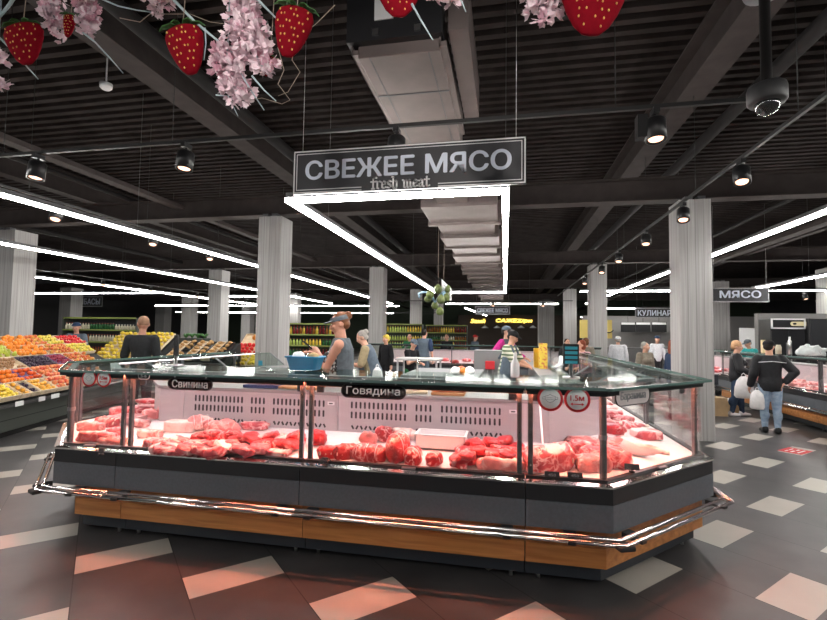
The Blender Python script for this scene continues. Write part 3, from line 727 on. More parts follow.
# ---- things on the glass: stickers and name boards
def sticker_pair(c,rz,r,label):
    t=thing('distance_sticker',c,label,'sticker'); F=face_frame(c,rz)
    def put(mb,name,m,par=t,dy=0): mb.xf(F); return mb.build(name,m,par)
    for s,what in ((-1,'mask'),(1,'dist')):
        b=MB(); b.lathe([(.001,0),(r,0),(r,.002),(.001,.002)],(s*r*1.03,0,0),n=28); put(b,'red_ring',M['red'])
        b=MB(); b.lathe([(.001,0),(r*.8,0),(r*.8,.0035),(.001,.0035)],(s*r*1.03,0,0),n=28); d=put(b,'white_disc',M['white'])
        b=MB()
        for k in range(10):  # tiny ring lettering as short dashes
            a=R(50+8.5*k); b.box((s*r*1.03+math.cos(a)*r*.9,math.sin(a)*r*.9,.003),(r*.05,r*.07,.002),a)
        put(b,'ring_text',M['white'])
        b=MB(); x0=s*r*1.03
        if what=='mask':
            pts=[(-.38,.2),(-.2,.22),(0,.34),(.2,.22),(.38,.2),(.38,-.08),(.2,-.24),(0,-.32),(-.2,-.24),(-.38,-.08)]
            P=[Vector((x0+x*r,y*r,.0045)) for x,y in pts]; b.tube(P,r*.022,n=5,closed=True)
            for yy in(.06,-.08): b.tube([Vector((x0-.3*r,yy*r,.0045)),Vector((x0,(yy+.03)*r,.0045)),Vector((x0+.3*r,yy*r,.0045))],r*.015,n=4)
            for q in(-1,1): b.tube([Vector((x0+q*.38*r,.16*r,.0045)),Vector((x0+q*.58*r,.12*r,.0045)),Vector((x0+q*.58*r,-.02*r,.0045)),Vector((x0+q*.38*r,-.06*r,.0045))],r*.02,n=4)
            put(b,'mask_symbol',M['bracket'])
        else:
            tb=text_mb('1.5м',.1,bold=.0015,width=r*1.05,height=r*.42,ext=.0015); tb.xf(Matrix.Translation((x0,r*.12,.0045))); put(tb,'lettering',M['red'])
            b.box((x0,-r*.36,.0045),(r*.7,r*.07,.002))
            for q in(-1,1): b.prism([(x0+q*r*.52,-r*.36),(x0+q*r*.34,-r*.24),(x0+q*r*.34,-r*.48)],.0035,.0055)
            put(b,'double_arrow',M['red'])
    return t
yg=3.3+.050
c=at(563.5,399,yg); sticker_pair((c.x,yg-.004,c.z),0,.086,'large pair of round red stickers, face mask and 1.5м, on the right corner glass')
c=at(97,378.5,yg); sticker_pair((c.x,yg-.004,c.z),0,.07,'smaller pair of round red stickers, face mask and 1.5м, on the left corner glass')
def pill(w,h,n=10):
    r=h/2; o=[]
    for s,a0 in ((1,-90),(-1,90)):
        for k in range(n+1):
            a=R(a0+180*k/n); o.append((s*(w/2-r)+math.cos(a)*r,math.sin(a)*r))
    return o
def name_board(c,rz,w,h,text,label,tw,th,tm=None,fillm=None,bright=True):
    t=thing('name_board',c,label,'name board','product name boards'); F=face_frame(c,rz)
    P=[Vector((x,y,0)) for x,y in pill(w,h)]
    b=MB(); b.tube(P,.005,n=6,closed=True); b.xf(F); b.build('dark_rim',M['black'],t)
    b=MB(); b.prism(pill(w-.008,h-.008),-.002,.002); b.xf(F); b.build('clear_plate',fillm or M['film'],t)
    mb=text_mb(text,.1,bold=0,width=tw,height=th,ext=.002); mb.xf(F@Matrix.Translation((0,0,.004))); mb.build('lettering',tm or M['white'],t)
    b=MB()
    for s in(-1,1):
        q=F@Vector((s*w*.35,h/2,0)); b.cyl(q,(q.x,q.y,GLZ-.01),.004,n=6)
    b.builds('hook',M['steel'],t); return t
yb=3.3+.045
frost=mat('frosted_plate',(.62,.56,.54),.3)
c=at(373,391.5,yb); name_board(c,0,.49,.098,'Говядина','see-through rounded name board reading Говядина above the beef',.41,.068,fillm=glassmat('smoky_clear_plate',(.26,.23,.22),.5))
c=at(190,384,yb); name_board(c,0,.40,.085,'Свинина','rounded name board reading Свинина above the pork',.32,.062,fillm=glassmat('rosy_clear_plate',(.28,.2,.19),.5))
c=Vector((.95,3.75,1.225)); c=at(633,396,3.75)
for _ in range(40):
    o_=((-(c.x-.70))+(c.y-3.3))*N45; c=at(633,396,c.y+(.045-o_)*.5)
name_board((c.x,c.y,c.z),R(45),.42,.12,'Баранина','rounded name board reading Баранина behind the angled right glass',.31,.07,tm=M['bracket'],fillm=frost)
t=thing('shelf_number_plate',at(144,376,yg),'small black rounded plate reading 5-6 on the upper left glass','sign'); c=at(144,376,yg-.006); F=face_frame((c.x,yg-.006,c.z))
b=MB(); b.prism(pill(.108,.056),-.002,.002); b.xf(F); b.build('rim',M['white'],t)
b=MB(); b.prism(pill(.098,.046),-.003,.003); b.xf(F); b.build('plate',M['ink'],t)
mb=text_mb('5-6',.05,bold=.001,width=.055,height=.022,ext=.001); mb.xf(F@Matrix.Translation((0,0,.0035))); mb.build('lettering',M['white'],t)
# ---- display poles and bottle on top glass
def scale_display(u,v0,v1,Y,w,lab,m,rz=0):
    A=at(u,v1,Y); zt=at(u,v0,Y).z; t=thing('customer_display',(A.x,Y,GLZ+.006),lab,'display')
    hh=zt-A.z; b=MB(); b.lathe([(.001,0),(.07,0),(.07,.015),(.015,.02),(.015,zt-hh-GLZ),(.001,zt-hh-GLZ)],(A.x,Y,GLZ+.006),n=12); b.build('stand',M['steel'],t)
    b=MB(); b.box((A.x,Y,zt-hh/2),(w,.03,hh),rz); b.bevel(.006); b.build('screen_case',M['black'],t)
    b=MB()
    for k in range(4): b.box((A.x,Y-.017,zt-hh*(.14+.235*k)-.01),(w*.78,.004,hh*.15),rz)
    b.build('screen',m,t)
scale_display(571,344,364,4.0,.125,'customer display with four lit blue-green panels on a pole, right of centre',emat('screen_glow',(.02,.22,.28),.25))
scale_display(176,335,356,4.05,.045,'slim dark display seen edge-on above the left glass',M['black'])
A=at(515,389,3.95); t=thing('spray_bottle',(A.x,3.95,GLZ+.006),'white spray bottle standing on the top glass before the striped seller','bottle')
b=MB(); b.lathe([(.001,0),(.034,0),(.036,.02),(.036,.11),(.016,.15),(.014,.17),(.001,.17)],(A.x,3.95,GLZ+.006),n=16); b.build('body',M['white'],t)
b=MB(); b.box((A.x,3.95,GLZ+.19),(.03,.055,.035)); b.box((A.x,3.915,GLZ+.17),(.012,.012,.05)); b.bevel(.005); b.build('spray_head',M['white'],t)
# goods on the worktop
wz=1.157
def onwork(u,v,z=wz): return atz(u,v,z)
A=Vector((at(307,371,4.12).x,4.08,0)); bz=GLZ+.0065; t=thing('blue_basin',(A.x,4.08,bz),'bright blue plastic basin standing on the glass beside the clad column','basin')
def basin(c,w,d,h,m,name='shell',par=None):
    b=MB(); n=6
    o=[(w/2*.82,d/2*.8,0),(w/2,d/2,h)]; r=.04
    def ring(hw,hd,z): 
        pts=[]
        for sx,sy,a0 in ((1,1,0),(-1,1,90),(-1,-1,180),(1,-1,270)):
            for k in range(n): a=R(a0+90*k/(n-1)); pts.append(Vector((c[0]+sx*(hw-r)+math.cos(a)*r,c[1]+sy*(hd-r)+math.sin(a)*r,c[2]+z)))
        return pts
    rings=[ring(w*.41,d*.4,0),ring(w/2,d/2,h),ring(w/2+.012,d/2+.012,h),ring(w/2+.012,d/2+.012,h-.012),ring(w/2+.006,d/2+.006,h-.012)]
    rings=[ring(w*.40,d*.39,.006),ring(w*.49,d*.49,h)]+[ring(w/2+.012,d/2+.012,h),ring(w/2+.012,d/2+.012,h-.014),ring(w*.5,d*.5,h-.014),ring(w*.41,d*.40,0)]
    N=len(rings[0]); vs=[v for g in rings for v in g]; fs=[]
    for i in range(len(rings)-1):
        for k in range(N): fs.append((i*N+k,i*N+(k+1)%N,(i+1)*N+(k+1)%N,(i+1)*N+k))
    fs+=[tuple(range(N)),tuple((len(rings)-1)*N+k for k in range(N))[::-1]]
    b._add(vs,fs,True); return b.build(name,m,par)
basin((A.x,4.08,bz),.31,.22,.125,mat('blue_plastic',(.02,.28,.52),.4),'shell',t)
for k,(dx,dz,r,mm,lab) in enumerate(((-.07,.09,.055,M['white'],'crumpled white paper bag sticking out of the blue basin'),(.0,.075,.045,M['film'],'clear bag in the blue basin'),(.075,.095,.045,mat('tan_roll',(.55,.36,.16),.7),'tan bread roll on top of the blue basin'))):
    b=MB(); b.ell((A.x+dx,4.08,bz+.05+dz*.75),(r*1.1,r,r*.9),16,10)
    for v_ in b.bm.verts: v_.co+=Vector((noise.noise(v_.co*30+Vector((k,0,0))),noise.noise(v_.co*30+Vector((9,k,0))),noise.noise(v_.co*28)))*.012
    tag(b.build(('paper_bag','plastic_bag','bread_roll')[k],mm),lab,('bag','bag','bread roll')[k])
# cutting boards, bread bag, sausage roll, meat box on worktop
A=onwork(290,391); b=MB(); b.box((A.x-.05,4.28,wz+.012),(.52,.22,.024)); b.bevel(.006); tag(b.build('cutting_board',M['board']),'long wooden cutting board on the worktop below the phone-holding woman','cutting board')
b=MB(); p=onwork(283,386); b.ell((p.x,4.25,wz+.045),(.02,.02,.022),12,8); tag(b.build('orange_ball',mat('orange_plastic',(.7,.25,.06),.5)),'small orange ball-shaped item on the long cutting board','orange ball')
A=onwork(240,392); t=thing('bread_bag',(A.x,4.24,wz+.03),'clear plastic bag with bread on the dark blue tray behind the pork','bag')
b=MB(); b.ell((A.x,4.24,wz+.11),(.115,.09,.085),22,14)
for v_ in b.bm.verts: v_.co+=Vector((noise.noise(v_.co*22),noise.noise(v_.co*22+Vector((5,0,0))),noise.noise(v_.co*22+Vector((0,7,0)))))*.018; v_.co.z=max(v_.co.z,wz+.032)
b.build('clear_bag',M['film'],t)
b=MB(); b.ell((A.x,4.24,wz+.075),(.075,.05,.042),14,9); b.build('bread',mat('bread_crust',(.55,.33,.16),.8,var=.2,scale=30),t)
b=MB(); b.box((A.x+.02,4.24,wz+.015),(.36,.2,.03)); b.bevel(.005); tag(b.build('blue_tray',mat('dark_blue_tray',(.02,.035,.12),.5)),'dark blue tray under the clear bread bag','tray')
A=onwork(440,401); b=MB(); b.box((A.x+.02,4.22,wz+.012),(.30,.16,.024)); b.bevel(.005); tag(b.build('cutting_board',M['board']),'small wooden board with a long sausage, right of the Говядина board','cutting board')
b=MB(); b.tube([Vector((A.x+.02+x,4.2,wz+.05+.008*math.sin(x*22))) for x in [(-.17+.034*k) for k in range(11)]],.028,n=12,rs=[.012]+[.028]*9+[.012]); tag(b.build('sausage',mat('brown_sausage',(.42,.16,.08),.45,var=.2,scale=20)),'long brown sausage lying on the small board','sausage')
b=MB(); b.tube([Vector((A.x+.02+x,4.27,wz+.052)) for x in [(-.15+.03*k) for k in range(11)]],.026,n=12,rs=[.012]+[.026]*9+[.012]); tag(b.build('sausage',mat('pale_sausage',(.62,.3,.18),.45,var=.2,scale=20)),'paler long sausage behind the brown one on the small board','sausage')
A=onwork(418,392); b=MB(); b.box((A.x,4.27,wz+.01),(.20,.15,.02),.15); b.bevel(.004); tag(b.build('cutting_board',M['crate']),'pale board with a white cloth behind the Говядина board','cutting board')
b=MB(); b.ell((A.x-.02,4.27,wz+.045),(.07,.05,.03),16,9)
for v_ in b.bm.verts: v_.co+=Vector((noise.noise(v_.co*40),noise.noise(v_.co*40+Vector((5,0,0))),noise.noise(v_.co*40)))*.01
tag(b.build('cloth',M['white']),'crumpled white cloth on the pale board','cloth')
A=onwork(349,393); t=thing('kitchen_scale',(A.x,4.27,wz),'dark squat weighing device beside the Говядина board','scale')
b=MB(); b.box((A.x,4.27,wz+.05),(.10,.14,.1)); b.bevel(.01,2); b.build('body',M['black'],t)
b=MB(); b.box((A.x,4.27,wz+.106),(.13,.15,.012)); b.build('plate',M['steel'],t)
# ================================================================= MEAT
def atdeck(u,v):
    Y=3.6
    for _ in range(30):
        z=deckz(Y-3.3); Y=.5*Y+.5*atz(u,v,z).y
    return atz(u,v,deckz(Y-3.3))
def meat(name,label,cat,P,size,shape='slab',m='beef',rz=0,seed=0,group=None,tilt=0,par=None):
    w,d,h=size; rn=random.Random(seed*31+5); off=Vector((rn.random()*50,rn.random()*50,rn.random()*50))
    U,V=30,16; e1={'slab':.55,'round':.8,'steak':.6,'chunk':.8,'ribs':.5,'tongue':.9,'leg':.9,'block':.3}[shape]; e2=e1
    sg=lambda x,e: math.copysign(abs(x)**e,x)
    vs=[];fs=[]
    def pt(t,a):
        x=sg(math.sin(t),e1)*sg(math.cos(a),e2); y=sg(math.sin(t),e1)*sg(math.sin(a),e2); z=sg(math.cos(t),e1)
        if shape=='tongue': k=1-.55*((x+1)/2)**1.5; y*=k; z*=k; y+=.5*x*x*.6
        if shape=='leg': k=.32+.68*(max(0,min(1,(1-x)/1.5)))**.8; y*=k; z*=k
        if shape=='round': z*=1+.05*math.cos(x*14); y*=1+.04*math.cos(x*14)
        if shape=='ribs': z*=1+.14*math.cos(x*16); z+=.25*(1-y*y)-.1
        p=Vector((x*w/2,y*d/2,z*h/2)); s=6/max(w,.12)
        n1=noise.noise(p*s+off); n2=noise.noise(p*s*2.3+off*1.7)
        k=(.16 if shape in('chunk','slab','leg','tongue') else .09 if shape!='block' else .05)
        p*=1+k*n1*1.5+k*.6*n2
        p.z+= (noise.noise(Vector((p.x*9,p.y*9,seed)))*.25)*h*(.5 if shape!='block' else .15)
        return p
    vs.append(pt(.001,0))
    for j in range(1,V):
        for i in range(U): vs.append(pt(PI*j/V,2*PI*i/U))
    vs.append(pt(PI-.001,0)); L=len(vs)-1
    for i in range(U):
        fs.append((0,1+i,1+(i+1)%U)); fs.append((L,1+(V-2)*U+(i+1)%U,1+(V-2)*U+i))
    for j in range(V-2):
        for i in range(U):
            a=1+j*U+i; b=1+j*U+(i+1)%U; fs.append((a,a+U,b+U,b))
    mb=MB()
    lo=-h*.40
    vv=[Vector((v.x,v.y,max(v.z,lo)-lo)) for v in vs]
    mx=Matrix.Translation(P)@Matrix.Rotation(rz,4,'Z')@Matrix.Rotation(tilt,4,'Y')
    mb._add([mx@v for v in vv],fs,True)
    o=mb.build(name,M[m],par,origin=P) if par is None else mb.build(name,M[m],par)
    if par is None: tag(o,label,cat,group)
    def extra(pts,r,nm,mm,rs=None):
        b=MB(); b.tube([mx@Vector(q) for q in pts],r,n=7,rs=rs); return b.build(nm,mm,o)
    if shape=='ribs':
        for k in range(6):
            x=w*(-.42+.168*k); extra([(x,-d*.47,h*.36),(x+.008,-d*.2,h*.86),(x+.012,d*.2,h*.9),(x+.01,d*.45,h*.5)],.006,'rib_bone',M['bone'])
    if shape=='leg': extra([(w*.40,0,h*.35),(w*.58,0,h*.37)],.012,'bone_end',M['bone'],[.014,.018])
    if shape=='round':
        for k in range(3): 
            x=w*(-.27+.27*k); extra([(x,-d*.5*math.cos(a),h*.40+h*.52*math.sin(a)) for a in [R(0+18*q) for q in range(11)]],.0022,'string',M['white'])
    return o
PX=.0083
# (u, v of lower edge, width px, height px, depth m, shape, material, rz, name, category, label)
S=[
# left corner unit
(92,455,36,11,.10,'ribs','pork',.15,'rib_slab','meat','wrapped rib slab lying lowest by the left corner glass'),
(98,443,44,12,.10,'slab','porkd',.1,'pork_cut','meat','long rosy pork cut behind the lowest wrapped rib slab'),
(88,433,26,11,.10,'slab','pork',.2,'pork_cut','meat','small pale pork cut nearest the left end post'),
(107,428,26,11,.10,'ribs','porkd',.0,'rib_slab','meat','short rib slab by the double posts, left corner unit'),
(115,437,14,10,.10,'chunk','porkd',.4,'pork_chunk','meat','rosy chunk just left of the double posts'),
# pork unit
(150,408,30,6,.16,'chunk','beef',.0,'red_chunks','meat','heap of red meat in the pale tray behind the number plate'),
(140,428,18,9,.10,'slab','pork',.1,'pork_cut','meat','pale pork cut right of the double posts, rear row'),
(150,439,26,9,.10,'ribs','pork',.0,'rib_slab','meat','pale rib slab in front of the double posts'),
(152,420,18,12,.10,'chunk','pork',.3,'pork_chunk','meat','fatty rolled pork in front of the pale tray'),
(166,419,17,16,.12,'chunk','porkd',.6,'pork_chunk','meat','tall curled pork piece left of the slotted panel'),
(181,433,32,13,.12,'block','fat',.06,'pork_belly_block','meat','pale square pork belly block with cut front face'),
(200,432,24,17,.16,'round','pork',.75,'pork_loin','meat','rolled pork loin with rosy cut end beside the pale block'),
(222,435,32,15,.15,'chunk','pork',.35,'pork_ham','meat','large rounded pale ham with fat cap, middle of the pork unit'),
(237,423,26,7,.10,'slab','fat',.1,'fat_sheet','meat','sheet of pale fat behind the large rounded ham'),
(148,453,28,11,.12,'ribs','porkd',.1,'rib_slab','meat','glossy rib slab at the glass, far left of the pork unit'),
(276,445,34,9,.16,'slab','fat',.0,'fat_slab','meat','wide white fat slab near the joint of the pork and beef units'),
(255,431,26,9,.12,'slab','porkd',.1,'pork_cut','meat','rosy cut at the back below the slotted panel, pork unit'),
(262,461,46,8,.10,'ribs','porkd',.03,'rib_slab','meat','long rosy rib strip at the glass left of the joint posts'),
(296,449,18,17,.14,'chunk','beef',.5,'red_chunk','meat','red chunk behind the joint posts, end of the pork unit'),
(318,447,15,16,.14,'chunk','beef',.3,'red_chunk','meat','red chunk just right of the joint posts'),
# beef unit
(331,461,30,13,.07,'ribs','beef',.45,'beef_rib_strip','meat','long beef rib strip right of the joint posts, left one'),
(345,463,27,15,.08,'ribs','beefd',.55,'beef_rib_strip','meat','long beef rib strip right of the joint posts, right one with fat edge'),
(366,466,35,19,.14,'round','beef',-.1,'beef_roast','meat','wide red beef roast with a fold at the glass'),
(395,468,27,32,.16,'round','beef',1.3,'beef_roast','meat','tall tied beef roast with white fat veins, beside the wide roast'),
(412,468,16,19,.13,'round','beef',1.4,'beef_roast','meat','small upright beef roast right of the tall tied one'),
(433,470,15,15,.12,'round','beef',1.3,'beef_roast','meat','smallest beef roast alone in front of the white tray'),
(370,448,20,18,.11,'tongue','pork',.9,'beef_tongue','meat','pale pointed beef tongue in the middle of the beef unit'),
(384,443,18,16,.12,'chunk','beef',.2,'red_chunk','meat','bright red chunk behind the tall tied roast'),
(404,441,26,12,.12,'chunk','fat',-.25,'gristle_piece','meat','whitish gristly piece left of the white tray'),
(443,436,28,4,.10,'slab','beef',.0,'red_cut','meat','thin red cut lying in the white tray'),
(500,472,40,13,.12,'slab','pork',.05,'pale_cut','meat','pale pink cut at the glass below the heap of red slices'),
# right corner unit
(549,476,44,24,.16,'ribs','porkd',.35,'wrapped_rib_slab','meat','wrapped rosy rib slab right of the right joint posts'),
(566,459,20,17,.14,'chunk','porkd',.4,'pork_chunk','meat','rosy chunk behind the wrapped rib slab'),
(588,459,30,18,.16,'slab','porkd',.1,'pork_shoulder','meat','pork shoulder with dark cut face left of the corner post'),
(597,474,30,17,.15,'slab','pork',.3,'pork_cut','meat','fat-edged pork cut at the corner post, lower'),
(581,443,26,8,.12,'slab','pork',.0,'pork_cut','meat','pale flat cut at the back of the right corner unit'),
(633,475,42,22,.16,'slab','porkd',-.35,'pork_neck','meat','thick pork neck cut behind the angled right glass, front'),
(640,452,44,17,.16,'leg','pork',-.5,'pork_hock','meat','pork leg piece behind the angled right glass, back'),
(612,447,24,12,.14,'slab','pork',.2,'pork_cut','meat','rosy flat cut behind the corner post'),
]
k=0
for (u,v,wp,hp_,dep,shp,mm,rz,nm,ct,lab) in S:
    k+=1; p=atdeck(u,v); d=(p-Vector((0,0,EYE))); sc=p.y/3.75
    wx=wp*PX*sc*1.1; hz=max(.03,hp_*PX*sc*1.0)
    c=p+Vector((d.x/d.y*dep*.4,dep*.4,0))
    if c.x<.45: c.z=deckz(c.y-3.3)
    else: c.z=deckz(max(.07,min(.75,(c.y-3.3-max(0,c.x-.70))*.76)))
    if 'tray' in lab and nm in('red_chunks','red_cut'): c.z+=.012 if nm=='red_cut' else .03
    if shp in('ribs',) and wp<wx/PX: pass
    need=.115+.5*(abs(math.cos(rz))*dep+abs(math.sin(rz))*wx)*.98
    if c.y-3.3<need: c.y=3.3+need
    for nx,ny,x0 in ((-N45,N45,.70),(N45,N45,-3.70)):
        o=(c.x-x0)*nx+(c.y-3.3)*ny; nd=.12+.36*(dep+wx)
        if o<nd: c+=Vector((nx,ny,0))*(nd-o)
    meat(nm,lab,ct,c,(wx,dep,hz),shp,mm,rz,k)
# rows of overlapping neck steaks
rn=random.Random(3); j=0
for (u0,u1,v,vs_,n,mm,lab,g) in ((160,262,450,6,22,'porkd','overlapping marbled pork steak in the long row at the glass of the pork unit','pork steaks in the long row'),
                      (200,292,441,4,15,'beef','red steak in the second row behind the marbled pork steaks','red steaks in the second row'),
                      (458,518,464,4,15,'beef','bright red slice in the heap left of the right joint posts','bright red slices in the heap'),
                      (466,516,453,3,11,'beef','bright red slice on the back of the heap left of the right joint posts','red slices at the back of the heap')):
    for i in range(n):
        j+=1; u=u0+(u1-u0)*i/(n-1)+rn.uniform(-1.5,1.5); vv=v+rn.uniform(-vs_,vs_)+ (u-u0)*.115*(.6 if u1<300 else .2)
        p=atdeck(u,vv); p.z+=(.032 if u1>400 else .016)*(i%3)
        meat('meat_slice',lab,'meat slice',p,(.135+rn.uniform(-.015,.025),.14,.062+rn.uniform(-.01,.015)),'steak',mm,rn.uniform(-.5,.5),100+j,g,tilt=rn.uniform(-.3,.35))
# arms of the island: rows of cuts
def arm(x0,x1,y0,y1,nx,ny,side,n0):
    q=0
    for iy in range(ny):
        for ix in range(nx):
            q+=1; x=x0+(x1-x0)*(ix+.5)/nx+rn.uniform(-.03,.03); y=y0+(y1-y0)*(iy+.5)/ny+rn.uniform(-.06,.06)
            o=(XR-x) if side=='right' else (x-XL); z=deckz(o)
            shp=rn.choice(['slab','chunk','slab','leg','block']); mm=rn.choice(['pork','porkd','porkd','beef','fat'])
            meat('meat_cut','raw %s cut on the deck of the %s arm'%('meat',side)+', in the rows behind its glass','meat',Vector((x,y,z)),(.24+rn.uniform(-.05,.06),.2,.09),shp,mm,rn.uniform(-.6,.6),n0+q,'raw cuts on the %s arm'%side)
arm(.86,1.42,4.6,10.2,2,15,'right',300)
arm(-4.42,-3.9,4.5,7.0,2,7,'left',400)
# trays
def tray(p,w,d,h,m,lab):
    t=MB(); 
    for lo,hi in (((-w/2,-d/2,0),(w/2,d/2,.006)),((-w/2,-d/2,0),(-w/2+.006,d/2,h)),((w/2-.006,-d/2,0),(w/2,d/2,h)),((-w/2,-d/2,0),(w/2,-d/2+.006,h)),((-w/2,d/2-.006,0),(w/2,d/2,h))): t.b2(lo,hi)
    t.b2((-w/2-.012,-d/2-.012,h-.006),(-w/2,d/2+.012,h)); t.b2((w/2,-d/2-.012,h-.006),(w/2+.012,d/2+.012,h)); t.b2((-w/2,-d/2-.012,h-.006),(w/2,-d/2,h)); t.b2((-w/2,d/2,h-.006),(w/2,d/2+.012,h))
    t.xf(Matrix.Translation(p)); tag(t.build('tray',m,None,origin=p),lab,'tray')
p=atdeck(440,451); p.y+=.10; p.z=deckz(p.y-3.3)+.002; tray(p,.40,.22,.115,M['white'],'white plastic tray standing in the middle of the beef unit')
p=atdeck(152,413); p.y=min(p.y,4.02); p.z=deckz(p.y-3.3)+.004; tray(p,.28,.18,.06,mat('rosy_tray',(.7,.42,.42),.35),'pale rosy tray with red meat behind the number plate')
# sheets and price holders
t=thing('divider_sheet',(.36,3.75,.8),'clear upright sheet with a slanted edge standing in the right corner unit','divider')
b=MB(); b.prism([(3.48,.76),(4.08,.80),(4.08,1.14),(3.98,1.16)],.278,.282,lambda y,z,k:Vector((k,y,z))); b.build('sheet',M['film'],t)
b=MB(); b.cyl((.28,3.48,.765),(.28,3.98,1.165),.008,n=6); b.build('sheet_edge',M['white'],t)
for u,v,lab in ((325,465,'small black spidery price holder by the beef rib strips'),(552,480,'small dark price tag lying at the glass, left of two in the right corner unit'),(575,481,'dark price tag with pale figures at the right corner glass'),(632,472,'small dark price tag behind the angled right glass'),(101,455,'small dark price tag at the bottom of the left corner glass')):
    p=atdeck(u,v); t=thing('price_tag',p,lab,'price tag')
    b=MB(); b.lathe([(.001,0),(.022,0),(.02,.01),(.001,.012)],p,n=12); b.cyl(p,p+Vector((0,0,.02)),.006,n=6); b.build('base',M['black'],t)
    b=MB(); b.box(p+Vector((0,0,.036)),(.10 if u>500 else .05,.008,.042),.0,Matrix.Rotation(-.3,3,'X')); b.bevel(.003); b.build('card',M['ink'],t)
    if u in(575,552):
        mb=text_mb('450',.03,width=.05,height=.018,ext=.001); mb.xf(face_frame(p+Vector((0,-.007,.036)),0,-.3)); mb.build('figures',M['bracket'],t)
    if u==325:
        b=MB(); 
        for a in range(5): q=R(72*a+20); b.tube([p+Vector((0,0,.03)),p+Vector((math.cos(q)*.03,math.sin(q)*.03,.045)),p+Vector((math.cos(q)*.055,math.sin(q)*.04,.02))],.006,n=6)
        b.build('claw',M['black'],t)
# ================================================================= PEOPLE
def remesh(mb,vox,smooth=3,fac=.5):
    me=bpy.data.meshes.new('t'); bmesh.ops.recalc_face_normals(mb.bm,faces=mb.bm.faces); mb.bm.to_mesh(me); mb.bm.free(); ob=bpy.data.objects.new('t',me); COL.objects.link(ob)
    r=ob.modifiers.new('r','REMESH'); r.mode='VOXEL'; r.voxel_size=vox; r.use_smooth_shade=True
    if smooth: s=ob.modifiers.new('s','SMOOTH'); s.factor=fac; s.iterations=smooth
    dg=bpy.context.evaluated_depsgraph_get(); me2=bpy.data.meshes.new_from_object(ob.evaluated_get(dg)); bpy.data.objects.remove(ob); bpy.data.meshes.remove(me)
    for p in me2.polygons: p.use_smooth=True
    return me2
def prims_mb(prims,H,infl=0):
    mb=MB()
    for p in prims:
        if p[0]=='l':
            n=24; vs=[]; fs=[]; rr=p[1]
            for j,(c,rx,ry,mx) in enumerate(rr):
                for i in range(n):
                    a=2*PI*i/n; ca,sa=math.cos(a),math.sin(a); ca=math.copysign(abs(ca)**.85,ca); sa=math.copysign(abs(sa)**.85,sa)
                    vs.append(Vector(c)*H+mx@Vector(((rx*H+infl)*ca,(ry*H+infl)*sa,0))+ (mx@Vector((0,0,infl if j==len(rr)-1 else -infl if j==0 else 0))))
            for j in range(len(rr)-1):
                for i in range(n): fs.append((j*n+i,j*n+(i+1)%n,(j+1)*n+(i+1)%n,(j+1)*n+i))
            fs+=[tuple(range(n))[::-1],tuple((len(rr)-1)*n+i for i in range(n))]; mb._add(vs,fs,True); continue
        if p[0]=='c':
            _,a,b,r0,r1=p; a=Vector(a)*H; b=Vector(b)*H; r0=r0*H+infl; r1=r1*H+infl
            mb.ell(a,r0,14,9); mb.ell(b,r1,14,9)
            if (b-a).length>1e-4: mb.cyl(a,b,r0,r1,14)
        else:
            _,c,r,mx=p; mb.ell(Vector(c)*H,tuple(x*H+infl for x in r),20,14,mx)
    return mb
def ik(S,T,l1,l2,hint):
    S=Vector(S);T=Vector(T); d=T-S; L=min(d.length,(l1+l2)*.995); d.normalize(); T=S+d*L
    a=(l1*l1-l2*l2+L*L)/(2*L); h=math.sqrt(max(0,l1*l1-a*a)); hv=Vector(hint); hv=(hv-d*hv.dot(d)).normalized()
    return S+d*a+hv*h,T
